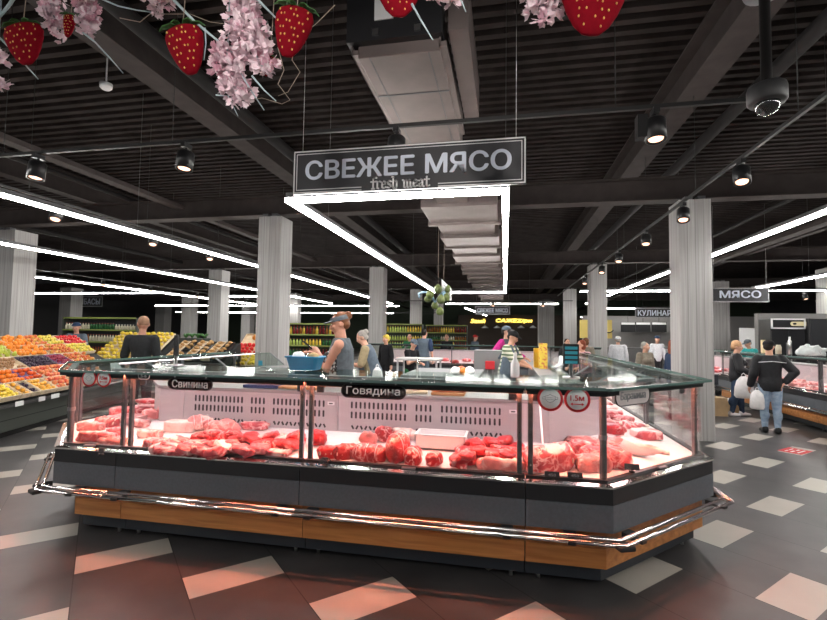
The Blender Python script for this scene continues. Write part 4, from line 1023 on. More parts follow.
def person(label,loc,H,yaw,mats,arms=None,look=(0,0),lean=0,girth=1.0,woman=False,top='shirt',sleeve=.5,bottom='trousers',hair='short',cap=None,extra=(),vox=.012,step=0,hints=None,beard=False,group=None,side=0):
    I3=Matrix.Identity(3); g=girth
    Lm=Matrix.Rotation(R(lean),3,'X')@Matrix.Rotation(R(side),3,'Y'); pv=Vector((0,0,.53))
    up=lambda p: pv+Lm@(Vector(p)-pv)
    legs=[];feet=[]; s2=step
    for s in(-1,1):
        dy=s*s2
        hip=(s*.05,0,.51); kn=(s*.054,-.006-dy*.5,.28); an=(s*.052,.006-dy,.05)
        legs+= [('c',hip,kn,.054*g,.036*g),('c',kn,an,.035*g,.022),('e',(s*.054,.012-dy*.75,.19),(.034*g,.036*g,.06),I3)]
        feet+= [('c',(s*.052,.014-dy,.026),(s*.060,-.072-dy,.020),.026,.019)]
    ux=lambda c,r: ('e',up(c),r,Lm)
    RG=[(.465,.070,.058,.004),(.50,.088,.066,.004),(.54,.090,.067,.003),(.60,.081,.061,-.001),(.66,.083,.060,-.001),(.72,.094,.062,0),(.765,.098,.058,.002),(.80,.078,.044,.004),(.822,.045,.034,.004)]
    gg=lambda z: g if z<.70 else .5+.5*g
    tor=[('l',[((up((0,y,z)) if z>.53 else Vector((0,y,z))),rx*gg(z),ry*gg(z),Lm if z>.53 else I3) for z,rx,ry,y in RG])]
    tor+= [('c',up((-.092,0,.788)),up((.092,0,.788)),.034,.034)]
    if woman: tor+= [ux((s*.04,-.05*g,.705),(.042*g,.036*g,.04)) for s in(-1,1)]
    nk=[('c',up((0,.004,.80)),up((0,-.010,.885)),.034*(.3+.7*g),.031*(.4+.6*g))]
    arms=arms or ((.16,-.02,.47),(-.16,-.02,.47)); hints=hints or ((.5,.6,-.6),(-.5,.6,-.6))
    upa=[];foa=[];hands=[]; joints=[]
    for k,s in enumerate((1,-1)):
        S=up((s*.108,0,.792)); E,W=ik(S,arms[k],.17,.15,hints[k]); joints.append((S,E,W))
        upa.append(('c',S,E,.034*(.55+.45*g),.027*(.5+.5*g))); foa.append(('c',E,W,.026*(.5+.5*g),.0165))
        d=(W-E).normalized(); ref=Vector((0,0,-1)) if abs(d.z)<.8 else Vector((-s,0,0)); n=(ref-d*ref.dot(d)).normalized(); sd=d.cross(n)
        mx=Matrix((sd,n,d)).transposed()
        hands.append(('e',W+d*.030,(.024,.0125,.034),mx))
        for q in range(4):
            ln=(.021,.025,.026,.022)[q]; b0=W+d*.052+sd*(q-1.5)*.0125; b1=b0+(d*.9+n*.35).normalized()*ln; b2=b1+(d*.45+n*.9).normalized()*ln*.85
            hands+= [('c',W+d*.03+sd*(q-1.5)*.010,b0,.0065,.0062),('c',b0,b1,.0060,.0055),('c',b1,b2,.0055,.0047)]
        ts=sd*(1 if (sd.dot(Vector((0,-1,0)))>0) else -1)
        t0=W+d*.014+ts*.015; t1=t0+(ts*.7+d*.7+n*.2).normalized()*.026; t2=t1+(d*.9+n*.5).normalized()*.022
        hands+= [('c',t0,t1,.0080,.0068),('c',t1,t2,.0065,.0052)]
    Hm=Lm@Matrix.Rotation(R(look[0]),3,'Z')@Matrix.Rotation(R(look[1]),3,'X'); hc=up((0,-.012,.930))
    hp=lambda c: hc+Hm@Vector(c)
    he=lambda c,r: ('e',hp(c),r,Hm)
    head=[he((0,.006,.008),(.047,.057,.060)),he((0,-.015,-.016),(.039,.043,.050)),he((0,-.030,-.050),(.023,.021,.018)),('c',hp((0,-.056,.004)),hp((0,-.066,-.018)),.005,.0085),he((0,-.046,.018),(.030,.010,.007)),he((0,-.050,-.034),(.017,.009,.009))]
    for s in(-1,1): head+= [he((s*.047,.006,-.008),(.006,.013,.018)),he((s*.024,-.040,-.016),(.014,.012,.014))]
    body=legs+feet+tor+nk+upa+foa+hands+head
    me=remesh(prims_mb(body,H),vox,3); me.materials.append(mats.get('skin',M['skin']))
    o=bpy.data.objects.new('person',me); COL.objects.link(o); o.location=loc; o.rotation_euler=(0,0,R(yaw)); tag(o,label,'person',group)
    def child(name,prims,infl,m,cut=None,v=None,smooth=5,par=None):
        mm=remesh(prims_mb(prims,H,infl),v or vox,smooth)
        if cut:
            b=bmesh.new(); b.from_mesh(mm); bmesh.ops.delete(b,geom=[f for f in b.faces if cut(f.calc_center_median()/H)],context='FACES'); b.to_mesh(mm); b.free()
        mm.materials.append(m); c=bpy.data.objects.new(name,mm); COL.objects.link(c); c.parent=par or o; return c
    lerp=lambda a,b,t: Vector(a)+(Vector(b)-Vector(a))*t
    # clothes
    if bottom=='trousers':
        child('trousers',[p for p in legs]+[('e',(0,.004,.515),(.092*g,.068*g,.07),I3)],.010,mats['bottom'],cut=lambda c:(c.z>.565))
    sl=[]
    for (S,E,W) in joints:
        if sleeve>0: sl.append(('c',S,lerp(S,E,min(1,sleeve*2)),.036*(.55+.45*g),.031*(.5+.5*g)))
        if sleeve>.5: sl.append(('c',E,lerp(E,W,(sleeve-.5)*2*.95),.030*(.5+.5*g),.022))
    child('shirt' if top!='jacket' else 'jacket',tor+sl+([('e',(0,.004,.50),(.088*g,.064*g,.05),I3)] if top=='jacket' else []),.014 if top!='jacket' else .024,mats['top'])
    if 'vest' in extra:
        child('vest',tor,.024,mats['vest'],cut=(lambda c:(Lm.inverted()@(c-pv)).z+.53>.53 and (Lm.inverted()@(c-pv)).z+.53<.775 and (Lm.inverted()@(c-pv)).y<-.012))
    if 'apron' in extra or 'skirt' in extra:
        mb=MB(); n=28; full='skirt' in extra
        rings=[(.70,.098*g,.078*g),(.60,.098*g,.080*g),(.52,.108*g,.088*g),(.40,.118*g,.098*g),(.30,.125*g,.105*g)] if not full else [(.62,.09*g,.07*g),(.53,.105*g,.085*g),(.40,.12*g,.10*g),(.28,.13*g,.11*g)]
        a0,a1=(0,360) if full else (-200,20)
        vs=[];fs=[]
        for j,(z,rx,ry) in enumerate(rings):
            for i in range(n+1):
                a=R(a0+(a1-a0)*i/n); k=1+.03*math.sin(a*7)*(j/4); v=Vector((rx*k*math.cos(a),ry*k*math.sin(a),z)); v=(up(v) if z>.53 else v)*H; vs.append(v)
        for j in range(len(rings)-1):
            for i in range(n): fs.append((j*(n+1)+i,j*(n+1)+i+1,(j+1)*(n+1)+i+1,(j+1)*(n+1)+i))
        mb._add(vs,fs,True); ob=mb.build('apron' if not full else 'skirt',mats['apron'],o,local=True); sm=ob.modifiers.new('s','SOLIDIFY'); sm.thickness=.008; sm.offset=1
        if not full:
            b=MB()
            for s in(-1,1): b.tube([up((s*.055,-.075*g,.70))*H,up((s*.062,-.066*g,.76))*H,up((s*.05,-.03,.83))*H,up((s*.03,.06,.81))*H,up((-s*.06,.08*g,.66))*H],.014*H,n=6)
            b.build('apron_strap',mats['apron'],ob,local=True)
    for q,s in enumerate((-1,1)):
        child('shoe',[feet[q],('c',(s*.052,.016-s*s2,.030),(s*.052,.016-s*s2,.045),.027,.026)],.006,mats.get('shoe',M['black']),v=vox*.8,smooth=2)
    # hair, cap, features
    if hair:
        hr=[he((0,.017,.020),(.050,.053,.053)),he((0,.032,-.012),(.043,.034,.036))]
        if hair=='bun': hr+= [he((0,.066,.035),(.027,.027,.028))]
        if hair=='puffy': hr=[he((0,.014,.026),(.058,.060,.056)),he((0,.034,-.010),(.052,.040,.042))]
        if hair=='bob': hr+= [he((0,.022,-.030),(.056,.044,.05))]
        if hair=='long': hr+= [he((0,.040,-.05),(.052,.030,.085))]
        if hair=='crop': hr=[he((0,.014,.014),(.0475,.0525,.0545))]
        child('hair',hr,.002,mats['hair'],v=vox*.9,smooth=2)
    if cap:
        cp=child('cap' if cap!='visor' else 'visor_cap',[he((0,.008,.022),(.0535,.062,.050))],.003,mats['cap'],cut=(lambda c:(Hm.inverted()@(c-hc)).z<.016 or (cap=='visor' and (Hm.inverted()@(c-hc)).z>.045)),v=vox*.9,smooth=2)
        if cap!='beanie':
            mb=MB(); mb.ell(hp((0,-.060,.024))*H,(.040*H,.042*H,.006*H),20,10,Hm@Matrix.Rotation(R(3),3,'X')); mb.build('visor',mats['cap'],cp,local=True)
    mb=MB()
    for s in(-1,1):
        mb=MB(); mb.ell(hp((s*.0165,-.0530,.005))*H,(.0062*H,.003*H,.0035*H),12,8,Hm); e=mb.build('eye',M['white'],o,local=True)
        mb=MB(); mb.ell(hp((s*.0165,-.0555,.005))*H,(.0030*H,.0015*H,.0032*H),10,6,Hm); mb.build('iris',M['ink'],e,local=True)
        mb=MB(); mb.tube([hp((s*.008,-.057,.017))*H,hp((s*.018,-.056,.020))*H,hp((s*.028,-.049,.016))*H],.0022*H,n=5); mb.build('eyebrow',mats.get('hair',M['ink']),o,local=True)
    mb=MB(); mb.ell(hp((0,-.0585,-.034))*H,(.014*H,.004*H,.0042*H),14,8,Hm); mb.build('lips',mat('lips',(.5,.16,.13),.45) if 'lips' not in M else M['lips'],o,local=True)
    if beard: child('beard',[he((0,-.036,-.047),(.026,.022,.018))],.002,mats['hair'])
    return o,joints,hp
def wp(o,v): return o.matrix_basis@Vector(v)
M['lips']=mat('lips',(.5,.16,.13),.45)
greyblue=cloth('grey_blue_cloth',(.11,.14,.175)); grey=cloth('grey_cloth',(.10,.115,.13)); dark=cloth('charcoal_cloth',(.03,.03,.033)); blk=cloth('black_cloth',(.014,.014,.016))
navy=cloth('navy_cloth',(.03,.05,.10)); denim=cloth('light_denim',(.26,.36,.50),c2=(.40,.50,.62),scale=14); ddenim=cloth('dark_denim',(.035,.055,.10))
magenta=cloth('magenta_cloth',(.50,.03,.22)); pinkc=cloth('pink_cloth',(.65,.36,.40)); khaki=cloth('khaki_cloth',(.22,.19,.15)); whitec=cloth('white_cloth',(.62,.63,.66))
teal=cloth('teal_cloth',(.03,.33,.32)); tan=cloth('tan_cloth',(.35,.28,.17)); green=cloth('green_cloth',(.03,.15,.06)); purple=cloth('purple_cloth',(.16,.12,.22)); redc=cloth('red_cloth',(.5,.03,.03))
tshirt=cloth('faded_black_cloth',(.024,.026,.028))
leather=cloth('black_leather',(.022,.022,.025),rough=.5)
patt=mat('black_white_patterned',(.02,.02,.022),.8,c2=(.5,.48,.47),scale=26,lo=.50,hi=.54)
def stripes():
    m,nt,b=_nt('striped_cloth'); L=nt.links; tc=nt.nodes.new('ShaderNodeTexCoord'); s=nt.nodes.new('ShaderNodeSeparateXYZ'); L.new(tc.outputs['Object'],s.inputs[0])
    a=nt.nodes.new('ShaderNodeMath'); a.operation='PINGPONG'; a.inputs[1].default_value=.035; L.new(s.outputs[2],a.inputs[0]); g=nt.nodes.new('ShaderNodeMath'); g.operation='GREATER_THAN'; g.inputs[1].default_value=.02; L.new(a.outputs[0],g.inputs[0])
    mx=nt.nodes.new('ShaderNodeMix'); mx.data_type='RGBA'; mx.inputs[6].default_value=(.62,.62,.5,1); mx.inputs[7].default_value=(.10,.16,.08,1); L.new(g.outputs[0],mx.inputs[0]); L.new(mx.outputs[2],b.inputs['Base Color']); b.inputs['Roughness'].default_value=.85; return m
strp=stripes()
hbrown=cloth('auburn_hair',(.16,.065,.03),rough=.5); hgrey=cloth('grey_hair',(.34,.32,.29),rough=.6); hdark=cloth('dark_hair',(.02,.015,.012),rough=.5); hblond=cloth('strawberry_blonde_hair',(.62,.36,.20),rough=.6); hred=cloth('reddish_hair',(.24,.06,.03),rough=.5); hcrop=cloth('cropped_hair',(.30,.17,.11),rough=.7)
# --- the saleswoman with the phone
p=at(338,360,4.95); o,J,hp=person('saleswoman in a grey visor cap and sleeveless vest looking down at the phone she holds',(p.x+.02,4.98,.19),1.74,-76,dict(top=patt,bottom=navy,vest=grey,hair=hbrown,cap=grey,skin=M['skin2']),arms=((-.03,-.15,.735),(-.055,-.17,.715)),hints=((.45,.25,-.9),(-.45,.25,-.9)),look=(8,16),girth=1.22,woman=True,sleeve=0,hair='bun',cap='visor',extra=('vest',),vox=.0075)
mw=Matrix.Translation(o.location)@Matrix.Rotation(o.rotation_euler.z,4,'Z')
hL=mw@(Vector((-.045,-.215,.775))*1.74)
t=thing('mobile_phone',hL,'dark mobile phone held up by the saleswoman with both hands','phone')
b=MB(); b.box((0,0,0),(.075,.15,.010)); b.bevel(.006,2); b.xf(Matrix.Translation(hL+Vector((-.01,0,.02)))@Matrix.Rotation(R(-76),4,'Z')@Matrix.Rotation(R(-38),4,'X')); b.build('case',M['black'],t)
b=MB(); b.box((0,0,.0058),(.066,.138,.001)); b.xf(Matrix.Translation(hL+Vector((-.01,0,.02)))@Matrix.Rotation(R(-76),4,'Z')@Matrix.Rotation(R(-38),4,'X')); b.build('screen',mat('dark_screen',(.02,.022,.03),.08),t)
# --- others in the hall
p=at(374,362,7.6); person('grey-haired woman in a blue vest over a tan shirt bending forward, seen side on',(p.x,7.6,.2),1.58,-82,dict(top=tan,bottom=navy,vest=greyblue,hair=hgrey),arms=((.06,-.25,.62),(-.06,-.25,.60)),look=(0,10),lean=18,girth=1.15,woman=True,sleeve=.45,hair='bun',extra=('vest',))
p=at(142,340,7.1); person('bald man in a black T-shirt seen from behind by the fruit stands',(p.x,7.1,0),1.95,196,dict(top=tshirt,bottom=dark,hair=hcrop,skin=M['skin2']),arms=((.138,-.08,.50),(-.138,-.04,.48)),look=(34,8),girth=.92,sleeve=.45,hair='crop')
p=at(76,345,11.1); person('young man in a dark cap and grey-blue shirt standing behind the fruit stand',(p.x,11.1,0),1.90,14,dict(top=greyblue,bottom=dark,hair=hdark,cap=navy,skin=M['skin2']),look=(10,6),sleeve=.45,hair='crop',cap='cap')
p=at(511,350,9.8); person('seller with magenta sleeves and a grey cap, hand on hip',(p.x-.10,10.15,.2),1.70,60,dict(top=magenta,bottom=navy,vest=grey,hair=hdark,cap=greyblue),arms=((.10,-.22,.60),(-.13,-.02,.58)),hints=((.5,.6,-.6),(-1,.3,-.2)),look=(10,4),sleeve=.9,hair='short',cap='cap',extra=('vest',))
p=at(513,360,8.6); person('seller in a striped shirt and long grey apron with black hair, working at the counter',(p.x-.12,8.6,.2),1.60,68,dict(top=strp,bottom=navy,apron=greyblue,hair=hdark,cap=blk),arms=((.06,-.27,.58),(-.06,-.27,.60)),look=(0,18),lean=10,girth=1.12,woman=True,sleeve=.4,hair='bun',cap='cap',extra=('apron',))
p=at(585,350,11.5); person('red-haired woman in pink beyond the right arm of the island',(p.x,11.5,.0),1.62,-60,dict(top=pinkc,bottom=navy,hair=hred),arms=((.1,-.2,.6),(-.1,-.2,.6)),look=(-20,0),lean=8,girth=1.15,woman=True,sleeve=.9,hair='bob')
p=at(645,360,12.6); person('elderly woman in a khaki top with a pale shoulder strap beyond the right arm',(p.x,12.6,0),1.58,30,dict(top=khaki,bottom=dark,hair=hgrey),look=(25,0),girth=1.2,woman=True,sleeve=.9,hair='short')
p=at(618,345,16.5); person('worker in a white coat seen from behind between the two right columns',(p.x,16.5,0),1.72,170,dict(top=whitec,bottom=whitec,hair=hgrey,cap=whitec),girth=1.05,sleeve=.9,hair='short',cap='beanie',top='jacket')
p=at(657,340,19); person('cook in a white coat and dark cap near the cookery sign',(p.x,19,0),1.76,10,dict(top=whitec,bottom=dark,hair=hdark,cap=navy),sleeve=.9,cap='cap')
p=at(668,350,10.6); person('auburn-haired person in dark clothes half hidden by the near right column',(p.x+.1,10.6,0),1.66,100,dict(top=navy,bottom=dark,hair=hred),sleeve=.95,hair='long',woman=True)
p=at(424,345,14.0); person('seller in a blue-grey apron seen from behind in front of a middle column',(p.x,14,.1),1.76,165,dict(top=navy,bottom=greyblue,vest=greyblue,hair=hdark),sleeve=.45,extra=('vest',))
p=at(409,355,10.6); person('seller in a dark cap bending over a table with a purple bag',(p.x,10.6,0.1),1.50,60,dict(top=blk,bottom=green,hair=hdark,cap=greyblue),arms=((.05,-.22,.62),(-.03,-.2,.68)),look=(-20,10),lean=12,sleeve=.3,cap='cap')
p=at(386,350,13.2); person('dark-clothed person with a yellow scarf beyond the bending woman',(p.x,13.2,0),1.66,-30,dict(top=blk,bottom=blk,hair=cloth('yellow_scarf',(.6,.45,.08))),sleeve=.95,hair='puffy')
p=at(447,338,19); person('distant person in dark top beyond the far meat counter',(p.x,19,0),1.72,-20,dict(top=blk,bottom=dark,hair=hdark),sleeve=.5)
p=at(461,338,19.5); person('distant person in a red cap beyond the far meat counter',(p.x+.5,20.8,0),1.70,60,dict(top=greyblue,bottom=dark,hair=hdark,cap=redc),sleeve=.5,cap='cap')
p=at(567,340,14.5); person('person with dark brown hair left of the red-haired woman',(p.x,14.5,0),1.62,20,dict(top=dark,bottom=dark,hair=hdark),sleeve=.9,hair='bob')
p=at(592,340,13.5); person('person with auburn hair just right of the red-haired woman',(p.x+.12,15.2,0),1.66,150,dict(top=khaki,bottom=dark,hair=hbrown),sleeve=.9,hair='bob')
p=at(722,340,14.6); person('seller in a teal shirt and grey cap leaning on the right meat counter',(7.38,15.9,0),1.70,-70,dict(top=teal,bottom=navy,hair=hgrey,cap=grey),arms=((.08,-.22,.62),(-.02,-.23,.72)),look=(0,14),lean=12,sleeve=.4,cap='cap')
p=at(408,340,15); person('distant seller in a green top left of the blue-aproned seller',(p.x-.5,17.7,0),1.70,10,dict(top=green,bottom=dark,hair=hdark),sleeve=.5)
# --- two customers on the right
o,J,hp=person('woman with short strawberry-blonde hair in a dark jacket, dark jeans and white shoes carrying bags',(5.02,11.5,0),1.64,70,dict(top=leather,bottom=ddenim,hair=hblond,shoe=M['white']),arms=((.12,-.17,.60),(-.13,-.16,.58)),look=(-10,10),girth=1.2,woman=True,top='jacket',sleeve=.97,hair='puffy',step=.06,vox=.009)
o2,J2,hp2=person('woman in black cap, black leather jacket and light blue jeans seen from behind',(4.74,9.62,0),1.68,172,dict(top=leather,bottom=denim,hair=hdark,cap=blk,shoe=M['black']),arms=((.17,-.05,.49),(-.115,.045,.545)),hints=((.3,.5,-.6),(-1,.2,-.3)),look=(-30,8),girth=1.08,woman=True,top='jacket',sleeve=.95,hair='short',cap='beanie',vox=.009,step=.02)
b=MB(); H_=1.68
b.tube([Vector((x*H_,(.079+.0*x)*H_+.012-abs(x)*.12,(.772-abs(x)*.10)*H_)) for x in (-.125,-.09,-.05,0,.05,.09,.125)],.006,n=6); b.build('shoulder_piping',whitec,o2,local=True)
b=MB(); b.tube([hp((0,-.05,0))*0+Vector((-.05*1.62,-.09*1.62,.78*1.62)),Vector((-.075*1.62,-.085*1.62,.70*1.62)),Vector((-.10*1.62,-.09*1.62,.60*1.62))],.016,n=6); b.build('bag_strap',whitec,o,local=True)
whitebag=mat('white_carrier_bag',(.72,.7,.7),.5,var=.08,scale=12)
def bag(u,v0,v1,Y,w,lab,m,d=.14,name='carrier_bag'):
    A=at(u,v1,Y); B_=at(u,v0,Y); h=B_.z-A.z; t=thing(name,A,lab,'bag'); b=MB()
    prof=[(.001,0),(.42,.0),(.5,.1),(.5,.45),(.40,.72),(.22,.86),(.14,.9),(.001,.9)]
    b.lathe([(r*w,z*h) for r,z in prof],n=22,sy=d/w*1.4)
    for v in b.bm.verts:
        k=1+.16*noise.noise(v.co*12)+.1*noise.noise(v.co*26); v.co.x*=k; v.co.y*=k
    b.xf(Matrix.Translation(A)); b.build('sack',m,t)
    b=MB(); 
    for s in(-1,1): b.tube([A+Vector((s*w*.10,0,h*.86)),A+Vector((s*w*.12,0,h*.96)),A+Vector((0,0,h*1.04))],.007,n=6)
    b.build('handle',m,t); return t
bag(744,374,398,11.12,.34,'big white carrier bag hanging from the blonde woman\'s arm',whitebag,.16)
bag(757.5,388,409,9.55,.22,'smaller white plastic bag held by the woman in light blue jeans',whitebag,.18)
bag(377,365,386,7.2,.17,'white bag hanging beside the woman in the blue vest',whitebag,.1)
# ================================================================= FRUIT STANDS
def fruitmat(n,c,c2=None,**k): return mat(n,c,k.pop('rough',.38),c2=c2,scale=k.pop('scale',9),var=0 if c2 else .12,**k)
FM={'orange':fruitmat('orange_peel',(.78,.24,.015),bump=.2,bscale=120),'mandarin':fruitmat('mandarin_peel',(.82,.20,.01)),'lemon':fruitmat('lemon_peel',(.80,.58,.05)),
'yellow_apple':fruitmat('yellow_apple_skin',(.74,.56,.06),(.55,.55,.10)),'apple':fruitmat('red_apple_skin',(.55,.03,.02),(.7,.4,.08)),'pear':fruitmat('green_pear_skin',(.42,.48,.06)),
'strawberry':fruitmat('red_berry',(.55,.012,.02)),'nut':fruitmat('brown_nut',(.34,.18,.08)),'plum':fruitmat('dark_plum',(.03,.012,.035)),'grape':fruitmat('red_grape',(.28,.02,.05)),
'persimmon':fruitmat('persimmon',(.72,.10,.012)),'peach':fruitmat('peach_skin',(.76,.30,.10),(.66,.08,.05)),'apricot':fruitmat('apricot_skin',(.82,.42,.05)),'mango':fruitmat('yellow_mango',(.80,.60,.06)),
'pumpkin':fruitmat('pumpkin_skin',(.75,.30,.03)),'pepper':fruitmat('red_pepper',(.60,.015,.015)),'bread':mat('dried_goods',(.60,.38,.16),.7,c2=(.34,.17,.06),scale=30),'greens':M['leaf']}
def fruit_mesh(kind,r):
    b=MB()
    if kind=='pear': b.lathe([(.001,-r),(r*.6,-r*.9),(r*.92,-r*.3),(r*.7,r*.5),(r*.4,r*1.1),(r*.2,r*1.35),(.001,r*1.38)],n=10)
    elif kind=='strawberry': b.lathe([(.001,-r),(r*.4,-r*.7),(r*.85,r*.1),(r*.8,r*.6),(.001,r*.7)],n=9)
    elif kind=='lemon' or kind=='mango': b.lathe([(.001,-r*1.25),(r*.25,-r*1.1),(r*.75,-r*.6),(r*.95,0),(r*.75,r*.6),(r*.25,r*1.1),(.001,r*1.25)],n=10); b.xf(Matrix.Rotation(PI/2,4,'X'))
    elif kind=='persimmon': b.lathe([(.001,-r*.75),(r*.7,-r*.6),(r*1.05,0),(r*.8,r*.5),(r*.2,r*.62),(.001,r*.55)],n=12)
    elif kind in('apple','yellow_apple'): b.lathe([(.001,-r*.75),(r*.4,-r*.9),(r*.95,-.1*r),(r*.85,r*.6),(r*.35,r*.85),(.001,r*.65)],n=12)
    elif kind=='pumpkin':
        b.lathe([(.001,-r*.7),(r*.6,-r*.7),(r*1.05,-r*.1),(r*.9,r*.5),(r*.25,r*.68),(.001,r*.55)],n=20)
        for v in b.bm.verts: 
            a=math.atan2(v.co.y,v.co.x); k=1+.07*math.cos(a*8); v.co.x*=k; v.co.y*=k
    elif kind=='pepper': b.lathe([(.001,-r*1.2),(r*.45,-r*1.1),(r*.85,-r*.1),(r*.9,r*.6),(r*.4,r*.85),(.001,r*.7)],n=12)
    elif kind=='bread': b.lathe([(.001,-r*.6),(r*.9,-r*.4),(r*1.1,0),(r*.8,r*.5),(.001,r*.65)],n=12,sx=1.3)
    else: b.ell((0,0,0),r,12,8)
    return b
FP={}
def fruit(kind,r,P,label,cat,group,name=None):
    key=(kind,round(r,3))
    if key not in FP:
        o=fruit_mesh(kind,r).build(name or kind,FM[kind],local=True)
        if r>.03 and kind in('apple','yellow_apple','pear','pumpkin','pepper'):
            z={'apple':.65,'yellow_apple':.65,'pear':1.35,'pumpkin':.55,'pepper':.7}[kind]*r; s=MB(); s.tube([(0,0,z-.003),(.003,0,z+r*.2),(.010,0,z+r*.4)],.003 if kind!='pumpkin' else .012,n=5); s.build('stem',M['leaf'] if kind in('pepper','pumpkin') else M['walnut'],o,local=True)
        FP[key]=o; first=True
    else:
        o=copy_tree(FP[key]); first=False
    o.location=P; o.rotation_euler=(rnd.uniform(-.6,.6),rnd.uniform(-.6,.6),rnd.uniform(0,6.28))
    tag(o,label,cat,group); return o
def crate_box(t,fr,w,d,h,m):
    # fr: local frame Matrix (origin at centre of the base), x along width, y up-slope, z normal
    b=MB(); k=.012
    b.b2((-w/2,-d/2,0),(w/2,d/2,k)); b.xf(fr); b.build('base',m,t)
    for lo,hi in (((-w/2,-d/2,0),(w/2,-d/2+k,h)),((-w/2,d/2-k,0),(w/2,d/2,h)),((-w/2,-d/2+k,0),(-w/2+k,d/2-k,h)),((w/2-k,-d/2+k,0),(w/2,d/2-k,h))):
        b=MB(); b.b2(lo,hi); b.xf(fr); b.build('side_board',m,t)
def slope_stand(name,org,dirv,s0,s1,z0,rows,h0,label,panel,rows_spec,pitch=38,rd=.34,fullness=.9,label_fn=None,panel_h=None):
    """tilted crates in rows on a stepped stand; org/dirv: foot of the front panel in plan"""
    d=Vector((*dirv,0)).normalized(); n=Vector((d.y,-d.x,0)) # towards the shopper
    org=Vector((*org,0)); t=thing(name,org+d*(s0+s1)/2,label,'display stand')
    L=s1-s0; c=org+d*(s0+s1)/2; rz=math.atan2(d.y,d.x); ph=panel_h or z0-.06
    a=R(pitch); dep=rows*rd*math.cos(a)+.15
    b=MB(); b.box(c-n*.03+Vector((0,0,ph/2+.05)),(L,.06,ph-.1),rz); b.bevel(.004); b.build('front_panel',panel,t)
    b=MB(); b.box(c-n*(.04)+Vector((0,0,ph*.55)),(L,.082,.012),rz); b.build('panel_groove',M['blackm'],t)
    b=MB(); b.box(c-n*.10+Vector((0,0,.05)),(L,.06,.1),rz); b.build('plinth',M['blackm'],t)
    b=MB(); b.box(c+n*.02+Vector((0,0,ph+.0)),(L,.16,.03),rz); b.build('front_lip',M['post'],t)
    b=MB(); P=[(-.02,ph-.02),(dep,ph-.02+dep*math.tan(a)),(dep,ph-.2+dep*math.tan(a)*.9),(.2,ph-.2)]
    b.prism(P,-L/2,L/2,lambda y,z,x:c+d*x-n*y+Vector((0,0,z))); b.build('sloping_bed',M['blackm'],t)
    b=MB(); b.box(c-n*(dep)+Vector((0,0,(ph-.25+dep*math.tan(a))/2)),(L,.05,ph-.25+dep*math.tan(a)),rz); b.build('back_panel',panel,t)
    ct=0
    for (r,sa,sb,kind,rad,cm,ch,nice) in rows_spec:
        ct+=1; w=sb-sa-.02; cen=org+d*(sa+sb)/2-n*((r+.5)*rd*math.cos(a)+.0)+Vector((0,0,z0+(r+.5)*rd*math.sin(a)))
        up=-n*math.cos(a)+Vector((0,0,math.sin(a))); nor=d.cross(up)
        if nor.z<0: nor=-nor
        fr=Matrix.Translation(cen)@Matrix((d,up,nor)).transposed().to_4x4()
        lab='%s crate of %s'%(nice[0],nice[1])
        ob=thing('produce_crate',cen,lab,'crate'); crate_box(ob,fr,w,rd*.97,ch,cm)
        if kind is None: continue
        nx=max(1,int((w-.03)/(rad*2.0))); ny=max(1,int((rd*.97-.03)/(rad*2.0)))
        for iy in range(ny):
            for ix in range(nx):
                if rnd.random()>fullness: continue
                q=Vector((-w/2+.015+rad+(w-.03-2*rad)*(ix+rnd.uniform(-.12,.12))/max(1,nx-1) if nx>1 else 0,-rd*.485+.015+rad+(rd*.97-.03-2*rad)*(iy+rnd.uniform(-.08,.08))/max(1,ny-1) if ny>1 else 0,.014+rad*.95+rnd.uniform(0,rad*.7)))
                fruit(kind,rad,fr@q,nice[2]+' in the '+lab.replace('crate of','crate, '),nice[3],nice[4] if len(nice)>4 else lab, name=nice[3].replace(' ','_'))
    return t
W_=M['crate']; V_=mat('violet_plastic_crate',(.14,.06,.22),.45); BK=M['black']
GP=mat('dark_olive_panel',(.045,.052,.045),.45)
def sp(r,a,b,k,rad,cm,ch,pos,fr,cat): return (r,a,b,k,rad,cm,ch,(pos,fr,fr_one(fr),cat))
def fr_one(f): return {'oranges':'orange','mixed red and yellow apples':'blushed apple','yellow apples':'yellow apple','red berries':'red berry','green pears':'green pear','red apples':'red apple','brown nuts':'brown nut','dark plums':'dark plum','red grapes':'red grape','mandarins':'mandarin','red persimmons':'persimmon','blushed peaches':'peach','apricots':'apricot','lemons':'lemon','dark grapes':'dark grape','yellow peaches':'yellow peach'}[f]
